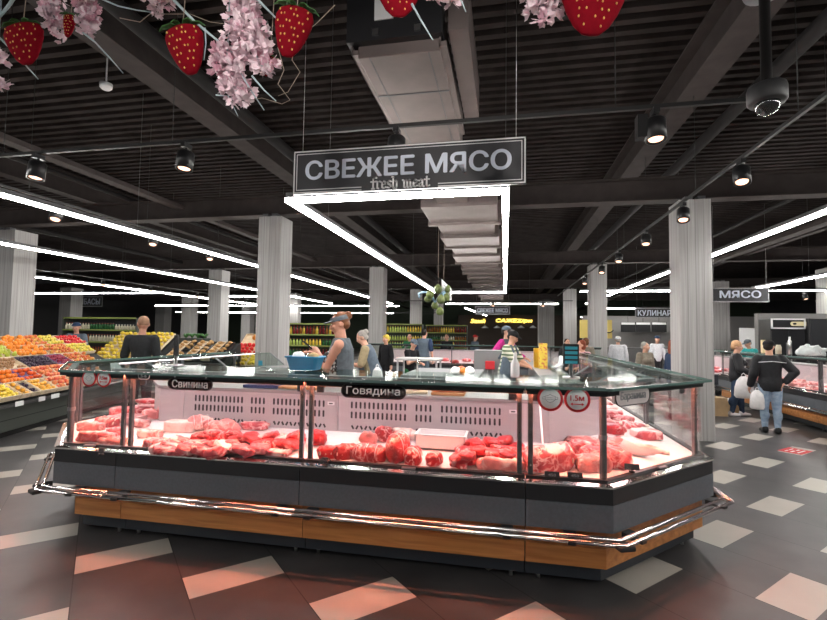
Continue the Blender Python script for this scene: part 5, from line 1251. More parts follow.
rs=[sp(4,0.50,1.24,'orange',0.046,W_,.07,'top-row far left wooden','oranges','orange'),
sp(4,1.24,1.96,'orange',0.048,W_,.07,'top-row left wooden','oranges','orange'),
sp(4,1.96,2.62,'orange',0.047,W_,.07,'top-row wide wooden','oranges','orange'),
sp(4,2.62,3.12,'apple',0.044,W_,.07,'top-row middle wooden','mixed red and yellow apples','apple'),
sp(4,3.12,3.71,'yellow_apple',0.046,W_,.07,'top-row right wooden','yellow apples','apple'),
sp(4,3.71,4.62,'strawberry',0.042,W_,.07,'top-row rightmost wooden','red berries','berry'),
sp(3,0.35,1.05,'pear',0.042,W_,.07,'second-row far left wooden','green pears','pear'),
sp(3,1.05,1.74,'pear',0.044,W_,.07,'second-row left wooden','green pears','pear'),
sp(3,1.74,2.62,'orange',0.048,W_,.07,'second-row wide wooden','oranges','orange'),
sp(3,2.62,2.84,'apple',0.042,W_,.07,'second-row narrow wooden','red apples','apple'),
sp(3,2.84,3.58,'apple',0.046,W_,.07,'second-row right wooden','red apples','apple'),
sp(3,3.58,4.40,'yellow_apple',0.044,W_,.07,'second-row rightmost wooden','yellow apples','apple'),
sp(2,0.00,0.73,'nut',0.034,W_,.07,'third-row far left wooden','brown nuts','nut'),
sp(2,0.73,1.53,'nut',0.032,W_,.07,'third-row left wooden','brown nuts','nut'),
sp(2,1.53,1.97,'plum',0.034,BK,.07,'third-row left black','dark plums','plum'),
sp(2,1.97,2.40,'plum',0.036,BK,.07,'third-row right black','dark plums','plum'),
sp(2,2.40,2.96,'grape',0.032,V_,.07,'third-row violet','red grapes','grape'),
sp(2,2.96,3.80,'apple',0.044,W_,.07,'third-row rightmost wooden','red apples','apple'),
sp(1,-0.40,0.40,'mandarin',0.042,V_,.07,'fourth-row far left violet','mandarins','mandarin'),
sp(1,0.40,0.99,'mandarin',0.042,V_,.07,'fourth-row left violet','mandarins','mandarin'),
sp(1,0.99,1.45,'persimmon',0.044,V_,.07,'fourth-row middle violet','red persimmons','persimmon'),
sp(1,1.45,1.97,'peach',0.044,W_,.07,'fourth-row wooden','blushed peaches','peach'),
sp(1,1.97,2.56,'peach',0.042,W_,.07,'fourth-row right wooden','yellow peaches','peach'),
sp(1,2.56,3.40,'peach',0.046,W_,.07,'fourth-row rightmost wooden','blushed peaches','peach'),
sp(0,-0.75,-0.07,'lemon',0.036,W_,.09,'bottom-row far left wooden','lemons','lemon'),
sp(0,-0.07,0.37,'lemon',0.038,W_,.09,'bottom-row left wooden','lemons','lemon'),
sp(0,0.37,0.62,'apricot',0.034,W_,.09,'bottom-row second wooden','apricots','apricot'),
sp(0,0.62,0.86,'plum',0.030,W_,.09,'bottom-row third wooden','dark grapes','grape'),
sp(0,0.86,1.31,'apricot',0.036,W_,.09,'bottom-row fourth wooden','apricots','apricot'),
sp(0,1.31,1.95,'peach',0.042,W_,.09,'bottom-row fifth wooden','blushed peaches','peach'),
sp(0,1.95,2.80,'apple',0.042,W_,.09,'bottom-row rightmost wooden','red apples','apple'),
]
slope_stand('fruit_stand',(-7.54,5.83),(-.324,.946),-1.2,4.65,.56,5,.6,'big sloping fruit stand with an olive front panel at the left edge of the photo',GP,rs,pitch=31,rd=.36)
dS=Vector((-.324,.946,0)); nS=Vector((.946,.324,0))
for k,(s,w,lab) in enumerate(((.2,.18,'white price card on the lip under the lemons'),(.74,.16,'white price card on the lip under the dark grapes'),(1.1,.22,'white price card on the lip under the apricots'),(1.75,.30,'white price card at the right end of the lip'))):
    p=Vector((-7.54,5.83,0))+dS*s+nS*.115+Vector((0,0,.48)); b=MB(); b.box(p+Vector((0,0,.04)),(w,.008,.075),math.atan2(dS.y,dS.x)); o=b.build('price_card',M['white']); tag(o,lab,'price card')
# ---- stands behind: yellow fruit, dried goods, vegetables
def back_stand(org,dirv,s0,s1,label,spec,pitch=34,rd=.42,z0=.65,rows=4):
    slope_stand('display_stand',org,dirv,s0,s1,z0,rows,.6,label,GP,spec,pitch=pitch,rd=rd,fullness=.95)
def bs(r,a,b,k,rad,cm,nice): return (r,a,b,k,rad,cm,.07,nice)
p=atz(118,352,.9); q=at(104,340,12.2)
spec=[]
for r in range(4): 
    for c_ in range(3): spec.append(bs(r,-.95+.65*c_,-.3+.65*c_,'mango',.062,W_,('%s %s wooden'%(('bottom','lower middle','upper middle','top')[r],('left','middle','right')[c_]),'yellow fruit beyond the bald man','yellow fruit','fruit')))
back_stand((q.x+.6,12.2),(1,.05),-1.0,1.0,'stand stacked with yellow fruit beyond the bald man',spec,rd=.36,z0=.75)
q=at(195,340,10.6); spec=[]
for r in range(2):
    for c_ in range(6): spec.append(bs(r,-.82+.26*c_,-.56+.26*c_,'bread',.055,BK if c_%2 else W_,('%s %s'%(('front','rear')[r],('first','second','third','fourth','fifth','sixth')[c_]),'tan dried goods right of the bald man','dried goods piece','dried goods')))
back_stand((q.x+.1,10.4),(1,.0),-.85,.78,'stand of tan dried goods with black dividers right of the bald man',spec,pitch=30,rd=.42,z0=.95,rows=2)
q=at(246,345,11.6); spec=[]
for r,(k,rad,nm) in enumerate((('lemon',.05,'lemons'),('pepper',.06,'red peppers'),('pumpkin',.11,'pumpkins'))):
    for c_ in range(2):
        kk,rr,nn=(k,rad,nm) if not(r==0 and c_==1) else ('mango',.06,'yellow mangoes')
        spec.append(bs(r,-.35+.55*c_,.2+.55*c_,kk,rr,W_,('%s %s wooden'%(('bottom','middle','top')[r],('left','right')[c_]),nn+' left of the clad column',nn[:-1],nn[:-1].split()[-1])))
back_stand((q.x+.0,11.3),(1,.0),-.38,.78,'vegetable stand with pumpkins and peppers just left of the clad column',spec,pitch=42,rd=.42,z0=.75,rows=3)
# leafy greens on the dried goods stand
q=at(188,333,11.2)
for k in range(4):
    b=MB(); 
    for j in range(16):
        a=rnd.uniform(0,6.28); l=rnd.uniform(.06,.14); b.tube([(0,0,0),(math.cos(a)*l*.5,math.sin(a)*l*.5,l*.9),(math.cos(a)*l,math.sin(a)*l,l*.8)],.02,n=4,rs=[.006,.022,.004])
    b.xf(Matrix.Translation((q.x-.28+.19*k,11.5,1.50))); tag(b.build('lettuce',FM['greens']),'leafy green lettuce head in the row above the dried goods','lettuce','lettuce heads above the dried goods')
b=MB(); b.b2((q.x-.45,11.36,0),(q.x+.4,11.62,1.5)); tag(b.build('shelf_unit',GP),'dark plain shelf block carrying the lettuce heads','shelf')
# ---- shelf racks with bottles and jars
def rack(c,w,nz,z0,dz,label,items,Y2=.35,m=None):
    t=thing('shelf_rack',c,label,'shelf rack'); c=Vector(c)
    b=MB(); b.box(c+Vector((0,Y2/2,(z0+dz*nz)/2)),(w,.03,z0+dz*nz)); b.build('back_board',m or wg,t)
    for s in(-1,1):
        b=MB(); b.box(c+Vector((s*w/2,0,(z0+dz*nz)/2)),(.03,Y2,z0+dz*nz)); b.build('side_panel',GP,t)
    for i in range(nz+1):
        z=z0+dz*i; b=MB(); b.box(c+Vector((0,0,z-.015)),(w,Y2,.03)); b.build('shelf_board',M['bracket'],t)
        b=MB(); b.box(c+Vector((0,-Y2/2-.006,z-.005)),(w,.01,.05)); b.build('price_strip',mat('yellow_green_strip',(.22,.27,.07),.5) if 'strip' not in M else M['strip'],t)
    for i in range(nz):
        kinds,lab,cat,grp=items[i%len(items)]
        n=int(w/.115)
        for k in range(n):
            x=c.x-w/2+.07+k*(w-.14)/(n-1); mm,h=kinds[k*3//n % len(kinds)] if len(kinds)<=3 else kinds[k%len(kinds)]
            key=('b',mm.name,h)
            if key not in FP:
                b=MB(); r=.042; b.lathe([(.001,0),(r,0),(r,h*.6),(r*.85,h*.7),(r*.35,h*.82),(r*.35,h*.96),(.001,h*.96)],n=10); o=b.build('bottle' if 'bottle' in cat else 'jar',mm,local=True)
                b=MB(); b.lathe([(.001,h*.94),(r*.42,h*.94),(r*.42,h),(.001,h)],n=8); b.build('cap',M['red'] if h>.2 else M['white'],o,local=True); FP[key]=o
            else: o=copy_tree(FP[key])
            o.location=(x,c.y-.08,z0+dz*i+.001); tag(o,lab%(i+1) if '%d' in lab else lab,cat,grp)
M['strip']=mat('yellow_green_strip',(.22,.27,.07),.5)
bA=mat('amber_glass',(.25,.09,.02),.2); bG=mat('green_glass',(.03,.13,.04),.2); bY=mat('yellow_juice',(.7,.5,.05),.3); bR=mat('dark_red_glass',(.2,.02,.02),.2); bL=mat('lime_jar',(.45,.55,.12),.35); bW=mat('pale_jar',(.6,.55,.42),.4)
tiers=('bottom','second','third','fourth','top')
q=at(306,335,14.4)
rack((q.x+.2,14.5,0),2.1,4,.55,.36,'shelf rack of bottles and jars seen between the clad column and the saleswoman',[([(bL,.2),(bW,.2),(bY,.2)],'jar on the bottom tier of the rack behind the saleswoman','jar','jars on the bottom tier'),([(bG,.24),(bA,.24),(bR,.24)],'bottle on the second tier of the rack behind the saleswoman','bottle','bottles on the second tier'),([(bL,.22),(bY,.22),(bG,.22)],'jar on the third tier of the rack behind the saleswoman','jar','jars on the third tier'),([(bR,.28),(bA,.28),(bY,.28),(bR,.28)],'dark bottle on the top tier of the rack behind the saleswoman','bottle','bottles on the top tier')])
q=at(397,333,21)
rack((q.x,21,0),2.4,4,.7,.36,'yellow-lit drinks rack seen left of a middle column, far back',[([(bW,.2),(bL,.2),(bY,.2)],'jar on a lower tier of the far drinks rack','jar','jars on the far drinks rack'),([(bY,.28),(bL,.28),(bY,.28)],'yellow bottle on an upper tier of the far drinks rack','bottle','bottles on the far drinks rack')])
q=at(428,333,22.5)
rack((q.x+.9,22.6,0),2.0,4,.7,.36,'drinks rack seen right of the middle column, far back',[([(bG,.2),(bW,.2),(bA,.2)],'jar on a lower tier of the rack right of the middle column','jar','jars right of the middle column'),([(bA,.28),(bY,.28),(bR,.28)],'amber bottle on an upper tier of the rack right of the middle column','bottle','bottles right of the middle column')])
q=at(100,335,13.5)
rack((q.x-.4,14.0,0),3.0,3,.85,.42,'shelf rack with pots and jars beyond the young man in the cap',[([(bW,.2),(bA,.24),(bG,.2)],'jar on the lowest tier of the rack beyond the young man','jar','jars on the lowest tier beyond the young man'),([(bA,.26),(bW,.26),(bY,.26)],'amber bottle on the middle tier of the rack beyond the young man','bottle','bottles on the middle tier beyond the young man'),([(bW,.24),(bG,.24),(bW,.2)],'pale jar on the top tier of the rack beyond the young man','jar','jars on the top tier beyond the young man')],m=wm)
# ================================================================= RIGHT MEAT COUNTER AND WHAT STANDS BY IT
xr=5.66
for i,(y0,y1) in enumerate(((8.0,10.0),(10.0,12.0),(12.0,14.0),(14.5,16.5),(16.5,18.5))):
    counter_unit([((xr,y1),E_),((xr,y0),E_)],tube=M['tubed'],label='glass meat counter unit along the right side, %s'%('nearest, at the photo edge','behind the woman in light blue jeans','behind the blonde woman','beyond the gap','farthest back')[i],grp='right side meat counter units',rail=(i<3),tags=False)
n0=600
for i in range(22):
    y=8.3+ (i//2)*.52; o=.2+.32*(i%2)
    meat('meat_cut','raw meat cut behind the glass of the right side counter','meat',Vector((xr+o+rnd.uniform(-.04,.04),y+rnd.uniform(-.06,.06),deckz(o))),(.25,.22,.09),rnd.choice(['slab','chunk','block']),rnd.choice(['pork','porkd','fat','pork']),rnd.uniform(-1,1),n0+i,'raw cuts in the right side counter')
for i in range(8):
    y=14.7+(i//2)*.9; o=.2+.32*(i%2); meat('meat_cut','raw meat cut behind the glass of the far right counter units','meat',Vector((xr+o,y,deckz(o))),(.3,.26,.09),'slab',rnd.choice(['pork','porkd']),rnd.uniform(-1,1),640+i,'raw cuts in the far right units')
# boxes on the floor
boxm=mat('cardboard',(.42,.29,.16),.8,var=.1)
p=atz(716,415,0); b=MB(); b.box((p.x,p.y,.2),(.34,.34,.40)); b.bevel(.006); o=b.build('cardboard_box',boxm); tag(o,'tall cardboard box standing on the floor just right of the near right column','box')
b=MB(); b.box((p.x+.5,p.y+.62,.13),(.42,.36,.26)); b.bevel(.006); tag(b.build('cardboard_box',boxm),'lower cardboard box beside the tall one behind the blonde woman','box')
b=MB(); b.box((p.x+.5,p.y+.62,.275),(.46,.40,.028)); tag(b.build('box_lid',M['white']),'white flat lid lying on the lower cardboard box','lid')
# crumpled bag, jar, dispenser on the right counter
A=at(762,355,11.4); t=thing('crumpled_bag',(6.35,11.3,1.357),'crumpled white plastic bag lying on top of the right side counter','bag')
b=MB(); b.ell((6.35,11.3,1.357+.10),(.26,.2,.11),26,16)
for v in b.bm.verts: v.co+=Vector((noise.noise(v.co*9),noise.noise(v.co*9+Vector((5,0,0))),noise.noise(v.co*9+Vector((0,7,0)))))*.10; v.co.z=max(v.co.z,1.36)
b.build('sack',mat('thin_white_plastic',(.62,.66,.66),.35),t)
b=MB(); b.lathe([(.001,0),(.06,0),(.06,.16),(.045,.19),(.045,.21),(.001,.21)],(6.2,12.2,1.357),n=14); tag(b.build('jar',bW),'pale jar on top of the right side counter left of the crumpled bag','jar')
b=MB(); b.lathe([(.001,0),(.04,0),(.04,.30),(.02,.33),(.02,.40),(.001,.4)],(6.3,11.95,1.357),n=12); tag(b.build('bottle',M['steel']),'tall metallic bottle on top of the right side counter','bottle')
b=MB(); b.box((6.2,12.75,1.357+.16),(.16,.1,.32)); b.bevel(.01); tag(b.build('paper_roll_box',mat('cream_card',(.75,.6,.35),.6)),'cream upright carton on the right side counter behind the black-capped woman','carton')
# dark cabinets with a framed header
q0=at(771.5,330,15.2); q1=at(806,330,15.2); zt=at(788,318.5,15.2).z
t=thing('dark_cabinet',((q0.x+q1.x)/2,15.5,0),'dark two-door cabinet with a white framed header sign at the right','cabinet')
b=MB(); b.b2((q0.x,15.25,0),(q1.x,15.9,zt-.02)); b.build('body',M['band_dark'],t)
for k in (0,1):
    a_=q0.x+(q1.x-q0.x)*k/2+.015; b_=q0.x+(q1.x-q0.x)*(k+1)/2-.015; b=MB(); b.b2((a_,15.22,.1),(b_,15.25,zt-.36)); d_=b.build('door',M['band_dark'],t)
    b=MB(); b.b2((a_+.03 if k else b_-.05,15.19,1.0),(a_+.05 if k else b_-.03,15.22,1.6)); b.build('handle',M['steel'],d_)
b=MB()
for lo,hi in (((q0.x,15.2,zt-.30),(q1.x,15.23,zt-.26)),((q0.x,15.2,zt-.04),(q1.x,15.23,zt)),((q0.x,15.2,zt-.3),(q0.x+.04,15.23,zt)),((q1.x-.04,15.2,zt-.3),(q1.x,15.23,zt))): b.b2(lo,hi)
b.build('header_frame',M['white'],t)
b=MB(); b.b2((q0.x+.04,15.215,zt-.26),(q1.x-.04,15.235,zt-.04)); b.build('header_panel',M['ink'],t)
b=MB(); b.prism(pill(.46,.12),0,.004); b.xf(face_frame((q0.x+.72,15.213,zt-.15))); b.build('header_emblem',mat('cream_print',(.75,.66,.4),.5),t)
b=MB(); b.ell((q0.x+.60,15.208,zt-.15),(.05,.004,.03),12,6); b.build('emblem_mark',M['ink'],t)
q2=at(830,330,15.2); zt2=at(812,318.5,15.2).z
t=thing('dark_cabinet',((q1.x+q2.x)/2+.1,15.5,0),'plain dark cabinet at the right edge of the photo beside the framed one','cabinet')
b=MB(); b.b2((q1.x+.02,15.1,0),(q2.x+.6,15.9,zt2)); b.bevel(.01); b.build('body',M['band_dark'],t); b=MB(); b.b2((q1.x+.05,15.07,.1),(q2.x+.5,15.1,zt2-.05)); b.build('door',M['signb'],t)
q3=at(758,330,16.4); zt=at(790,313.5,16.4).z
b=MB(); b.b2((q3.x,16.4,0),(q3.x+2.6,16.6,zt)); tag(b.build('partition_wall',mat('grey_plaster',(.16,.155,.15),.8)),'grey plaster partition standing behind the dark framed cabinet','partition')
q4=at(740,338,20); b=MB(); b.b2((q4.x,20,.2),(q4.x+.85,20.06,at(745,328,20).z)); tag(b.build('pale_board',M['white']),'pale upright board far behind the teal-shirted seller','board')
# red floor sticker
p=atz(795,451,0); b=MB(); b.box((p.x,p.y,.002),(.40,.30,.003),R(42)); o=b.build('floor_sticker',M['red'],origin=(p.x,p.y,0)); tag(o,'red rectangular sticker with pale marks on the floor near the right counter','floor sticker')
b=MB()
for k,(dx,dy,w,h) in enumerate(((-.1,.07,.10,.02),(.06,.07,.14,.02),(-.08,0,.12,.03),(.08,-.01,.1,.03),(0,-.08,.26,.025))):
    v=Matrix.Rotation(R(42),3,'Z')@Vector((dx,dy,0)); b.box((p.x+v.x,p.y+v.y,.0042),(w,h,.001),R(42))
b.builds('print',M['white'],o)
# ================================================================= INSIDE THE ISLAND AND FURTHER COUNTERS
def table(c,w,d,h,label,m=None,shelf=True,name='work_table'):
    c=Vector(c); t=thing(name,c,label,'table'); m=m or M['steel']
    b=MB(); b.box(c+Vector((0,0,h-.02)),(w,d,.04)); b.bevel(.004); b.build('table_top',m,t)
    for sx in(-1,1):
        for sy in(-1,1): b=MB(); b.cyl(c+Vector((sx*(w/2-.05),sy*(d/2-.05),0)),c+Vector((sx*(w/2-.05),sy*(d/2-.05),h-.04)),.02,n=8); b.build('leg',m,t)
    if shelf: b=MB(); b.box(c+Vector((0,0,.25)),(w-.1,d-.1,.02)); b.build('under_shelf',m,t)
    return t
satin=mat('satin_steel',(.22,.225,.23),.6,.2)
table((-.9,7.2,.2),1.1,1.5,.92,'wide steel work table in the middle of the island behind the beef unit',satin)
table((-1.75,9.6,.2),.9,.7,1.0,'small pale table where the dark-capped seller bends down',mat('pale_laminate',(.5,.5,.5),.5))
t=thing('steel_sink',(-1.15,5.9,.2),'steel sink with a curved tap behind the beef unit','sink')
b=MB(); 
for lo,hi in (((-1.6,5.6,.95),(-.7,6.2,.97)),((-1.6,5.6,.96),(-1.57,6.2,1.08)),((-.73,5.6,.96),(-.7,6.2,1.08)),((-1.6,5.6,.96),(-.7,5.63,1.08)),((-1.6,6.17,.96),(-.7,6.2,1.08))): b.b2(lo,hi)
b.build('basin',M['steel'],t)
b=MB(); b.b2((-1.58,5.62,.2),(-.72,6.18,.95)); b.build('cabinet_body',satin,t)
b=MB(); b.tube([(-1.15,6.15,1.08),(-1.15,6.15,1.3),(-1.13,6.08,1.36),(-1.1,5.98,1.35),(-1.1,5.95,1.30)],.014,n=8); b.build('tap',M['chrome'],t)
ca=at(474,360,9.2).x; cb_=at(507,360,9.2).x
t=thing('steel_cabinet',((ca+cb_)/2,9.4,.2),'grey steel cabinet with two plain doors beside the striped seller','cabinet')
b=MB(); b.b2((ca,9.2,.2),(cb_,9.7,1.40)); b.bevel(.006); b.build('body',satin,t)
for k in (0,1):
    hw=(cb_-ca)/2; b=MB(); b.b2((ca+.01+hw*k,9.18,.25),(ca-.01+hw*(k+1),9.2,1.36)); d_=b.build('door',satin,t); b=MB(); b.b2((ca+hw-.06+.1*k,9.15,.8),(ca+hw-.045+.1*k,9.18,1.05)); b.build('handle',M['steel'],d_)
b=MB(); b.box((at(490,365,9.12).x,9.12,1.12),(.18,.10,.16)); b.bevel(.01); tag(b.build('red_scoop',M['red']),'red plastic scoop hanging on the grey steel cabinet','scoop')
# pile of bright packs on the steel table
for k,(dx,dy,dz,r,mm,nm,lab) in enumerate(((-.05,0,0,.07,M['white'],'plastic_pack','white pack at the left of the small heap on the steel table'),(.07,.02,0,.06,FM['orange'],'orange_pack','orange ball-like pack on the heap on the steel table'),(.16,-.02,0,.075,M['white'],'plastic_pack','white pack at the right of the small heap on the steel table'),(.02,.12,.02,.06,FM['persimmon'],'red_pack','red-orange pack at the back of the heap on the steel table'))):
    b=MB(); b.ell((-.65+dx,6.75+dy,1.12+r*.85+dz),(r,r,r*.85),14,9)
    for v in b.bm.verts: v.co+=Vector((noise.noise(v.co*20),noise.noise(v.co*20+Vector((3,0,0))),noise.noise(v.co*20)))*.014
    tag(b.build(nm,mm),lab,'pack')
# yellow printed box and crates near the striped seller
A=at(533,368,8.0); B_=at(533,343,8.0); A.x=.62
t=thing('printed_box',(A.x,8.0,1.157),'tall narrow yellow box with printed flecks beside the striped seller','box'); b=MB(); b.box((A.x,8.0,(1.157+B_.z)/2),(.13,.12,B_.z-1.157)); b.bevel(.004); b.build('carton',mat('yellow_print',(.72,.52,.06),.5,c2=(.55,.16,.05),scale=22,lo=.55,hi=.58),t)
for k,lab in enumerate(('lowest yellow crate of the stack beside the striped seller','middle yellow crate of the stack beside the striped seller','top yellow crate of the stack beside the striped seller')):
    t=thing('yellow_crate',(A.x-.02,8.3,1.157+.11*k),lab,'crate','stacked yellow crates'); b=MB()
    x,y,z=A.x-.02,8.3,1.157+.11*k
    for lo,hi in (((x-.11,y-.1,z),(x+.11,y+.1,z+.01)),((x-.11,y-.1,z),(x-.10,y+.1,z+.108)),((x+.10,y-.1,z),(x+.11,y+.1,z+.108)),((x-.11,y-.1,z),(x+.11,y-.09,z+.045)),((x-.11,y-.1,z+.075),(x+.11,y-.09,z+.108)),((x-.11,y+.09,z),(x+.11,y+.1,z+.108))): b.b2(lo,hi)
    b.build('shell',mat('yellow_plastic',(.78,.46,.03),.45) if 'yp' not in M else M['yp'],t)
# second island: pink-lit counters further back
for i in range(5):
    x=-5.0+1.6*i; counter_unit([((x,15.6),S_),((x+1.6,15.6),S_)],tube=M['tubed'],label='pink-lit glass meat counter unit across the hall, %s'%('leftmost of five','second of five','middle of five','fourth of five','rightmost of five')[i],grp='pink counters across the hall',rail=False,tags=False,posts='start')
for i in range(20):
    x=-4.8+.39*i; o=.25+.3*(i%2); meat('meat_cut','raw meat cut in the pink-lit counters across the hall','meat',Vector((x,15.6+o,deckz(o))),(.3,.24,.12),rnd.choice(['slab','chunk']),rnd.choice(['pork','porkd','beef']),rnd.uniform(-1,1),700+i,'raw cuts across the hall')
# far shop front under the neon, lamps, poster, kiosk
b=MB(); b.b2((-4.0,40,0),(6.0,40.2,3.4)); tag(b.build('shop_front',mat('dark_brown_panel',(.05,.035,.025),.7)),'dark brown far shop front under the yellow lit words','shop front')
for k,u in enumerate((485,497,521,533)):
    p=at(u,328,38.5); t=thing('pendant_lamp',p,'small cone pendant lamp by the far shop front','pendant lamp','far cone pendant lamps'); b=MB(); b.lathe([(.001,.2),(.04,.2),(.30,0),(.28,0),(.03,.17),(.001,.17)],p,n=14); b.build('shade',M['white'],t); b=MB(); b.cyl(p+Vector((0,0,.2)),(p.x,p.y,5.6),.008,n=4); b.build('cord',M['black'],t)
q=at(580,336,24); q1=at(612,320,24); b=MB(); b.b2((q.x,24,q.z-.1),(q1.x,24.08,q1.z)); tag(b.build('wall_board',mat('yellow_panel',(.72,.56,.16),.6)),'pale yellow wall board behind the two right columns, far back','board')
b=MB(); pp=[Vector((q.x+1.3+.25*math.cos(a),23.97,2.1+.2*math.sin(a))) for a in [R(200+14*k) for k in range(11)]]; b.tube(pp,.03,n=5); tag(b.build('wall_marking',M['ink']),'black curved stroke on the pale yellow wall board','marking')
for k,u in enumerate((628,643,659)):
    p=at(u,327,27.4); t=thing('menu_screen',p,'dark menu screen in the row over the cookery counter, %s'%('left','middle','right')[k],'screen'); b=MB(); b.box(p,(.75,.06,.55)); b.build('screen_case',M['black'],t); b=MB(); b.box(p+Vector((0,-.032,.19)),(.7,.004,.12)); b.build('lit_strip',M['white'],t); b=MB(); b.cyl(p+Vector((0,0,.27)),(p.x,p.y,5.6),.012,n=5); b.build('pole',M['black'],t)
q=at(600,343,26); b=MB(); b.b2((q.x,26,0),(q.x+6.5,26.8,1.15)); b.bevel(.01); tag(b.build('serving_counter',mat('grey_counter',(.2,.2,.2),.5)),'long grey serving counter below the menu screens','counter')
b=MB(); b.b2((q.x-.5,28.5,0),(q.x+9,28.6,2.9)); tag(b.build('kiosk_wall',wl),'pale wall behind the menu screens','wall')
q=at(84,308,30); b=MB(); pts=[q+Vector((x,-.1,.4*math.sin(x*1.6))) for x in [(-1.6+.32*k) for k in range(11)]]; b.tube(pts,.05,n=6); tag(b.build('wall_graphic',M['bracket']),'pale wavy line graphic hung far back beside the sausage sign','wall graphic') if False else b.bm.free()
# ================================================================= HANGING DECORATIONS
M['berry']=mat('red_foam',(.20,.003,.010),.9,spec=.1,var=.1,scale=30); M['seed']=mat('yellow_seed',(.75,.48,.10),.5); M['calyx']=mat('green_felt',(.05,.17,.04),.8,var=.2,scale=30)
M['petal']=mat('pink_petal',(.80,.60,.66),.7,c2=(.92,.80,.84),scale=30); M['petalw']=mat('rose_petal',(.70,.42,.50),.7,var=.15,scale=40)
M['twig']=mat('pale_blue_stem',(.42,.52,.55),.5); M['vine']=mat('dry_vine',(.30,.24,.19),.8)
def strawberry(u,v,hpx,Y,ang,lab,wk=.82,leaf=True,flat=.35,cut_=1):
    c=at(u,v,Y); s=hpx/465*Y*1.0; t=thing('foam_strawberry',c,lab,'strawberry decoration','foam strawberries')
    prof=[(0,-.5),(.12,-.47),(.24,-.34),(.34,-.14),(.42,.10),(.44,.26),(.38,.40),(.24,.46),(.10,.44),(0,.43)]
    F=Matrix.Translation(c)@Matrix.Rotation(R(11),4,'Z')@Matrix.Rotation(R(ang),4,'Y')
    b=MB(); n=22; vs=[];fs=[]
    for (r,z) in prof:
        for i in range(n):
            a=2*PI*i/n; vs.append(Vector((r*s*wk*math.cos(a)/.88*1.0,r*s*flat*math.sin(a),z*s)))
    for j in range(len(prof)-1):
        for i in range(n): fs.append((j*n+i,j*n+(i+1)%n,(j+1)*n+(i+1)%n,(j+1)*n+i))
    b._add(vs,fs,True); bmesh.ops.remove_doubles(b.bm,verts=b.bm.verts,dist=1e-5); b.xf(F); b.build('berry',M['berry'],t)
    b=MB(); rows=[(-.36,2),(-.24,3),(-.12,4),(0,5),(.12,5),(.24,5),(.34,4)]
    k=0
    for z,nn in rows:
        r=np.interp(z,[p[1] for p in prof[:6]],[p[0] for p in prof[:6]])
        for i in range(nn):
            xx=(i-(nn-1)/2)/max(1,nn)*1.7+(.08 if k%2 else -.08); k+=1
            if abs(xx)>.95: continue
            y=-r*flat*math.sqrt(max(0,1-xx*xx))
            for sgn in(1,-1): b.ell(Vector((xx*r*s*wk/.88,sgn*y*s,z*s+rnd.uniform(-.01,.01)*s)),(.016*s,.014*s,.022*s),7,5)
    b.xf(F); sd_=b.build('seeds',M['seed'],t); sd_['kind']='stuff'
    if leaf:
        b=MB()
        for i in range(7):
            a=2*PI*i/7; d=Vector((math.cos(a),math.sin(a)*.6,0)); q0=Vector((0,0,.43*s)); 
            w=Vector((-d.y,d.x,0))*.07*s; q1=q0+d*.18*s+Vector((0,0,.06*s)); q2=q0+d*.36*s+Vector((0,0,.02*s)); q3=q0+d*.44*s-Vector((0,0,.05*s)); up_=Vector((0,0,.012*s))
            vs=[q0-w*.4,q0+w*.4,q1+w,q1-w,q2+w*.8,q2-w*.8,q3]; vs2=[x+up_ for x in vs]
            b._add(vs+vs2,[(0,1,2,3),(3,2,4,5),(5,4,6),(7,10,9,8),(10,12,11,9),(12,13,11),(0,3,10,7),(3,5,12,10),(5,6,13,12),(1,8,9,2),(2,9,11,4),(4,11,13,6)])
        b.xf(F); b.build('leaves',M['calyx'],t)
    b=MB(); top=F@Vector((0,0,.44*s)); b.tube([top-Vector((0,0,.02)),top+Vector((.01,0,.15)),(top.x+.02,top.y+.02,max(top.z+.3,3.9))],.0025,n=5); b.build('hanging_string',M['vine'],t)
strawberry(25,44,56,2.0,-10,'red foam strawberry at the far left top, leaning left',.9)
strawberry(69,26,30,2.15,6,'small thin red foam strawberry between two blossom bunches',.5)
strawberry(187,50,62,2.0,-14,'red foam strawberry hanging left of the long blossom bunch',.72)
strawberry(292,32,60,1.95,10,'red foam strawberry hanging right of the long blossom bunch',.72)
strawberry(268,66,24,2.2,8,'small rosy foam strawberry half hidden behind the long blossom bunch',.6)
strawberry(399,-6,52,2.1,0,'red foam strawberry cut by the top edge above the ventilation unit',1.0)
strawberry(592,6,62,2.0,4,'red foam strawberry cut by the top edge right of the ventilation unit',1.05)
def petals(b,p,r,n):
    for k in range(n):
        a=rnd.uniform(0,6.28); e=rnd.uniform(-.6,1.0); d=Vector((math.cos(a)*math.cos(e),math.sin(a)*math.cos(e),math.sin(e))); s_=d.orthogonal().normalized(); s_=Matrix.Rotation(rnd.uniform(0,6.28),3,d)@s_; n_=d.cross(s_)
        q=p+d*r*.2; L=r*rnd.uniform(.8,1.2); w=r*.55; c=n_*r*.25
        vs=[q,q+d*L*.45+s_*w*.7+c*.4,q+d*L*.9+s_*w*.5+c,q+d*L*.82+c*.8,q+d*L*.95-s_*w*.45+c,q+d*L*.45-s_*w*.7+c*.4]
        b._add(vs,[(0,1,2,3),(0,3,4,5)])
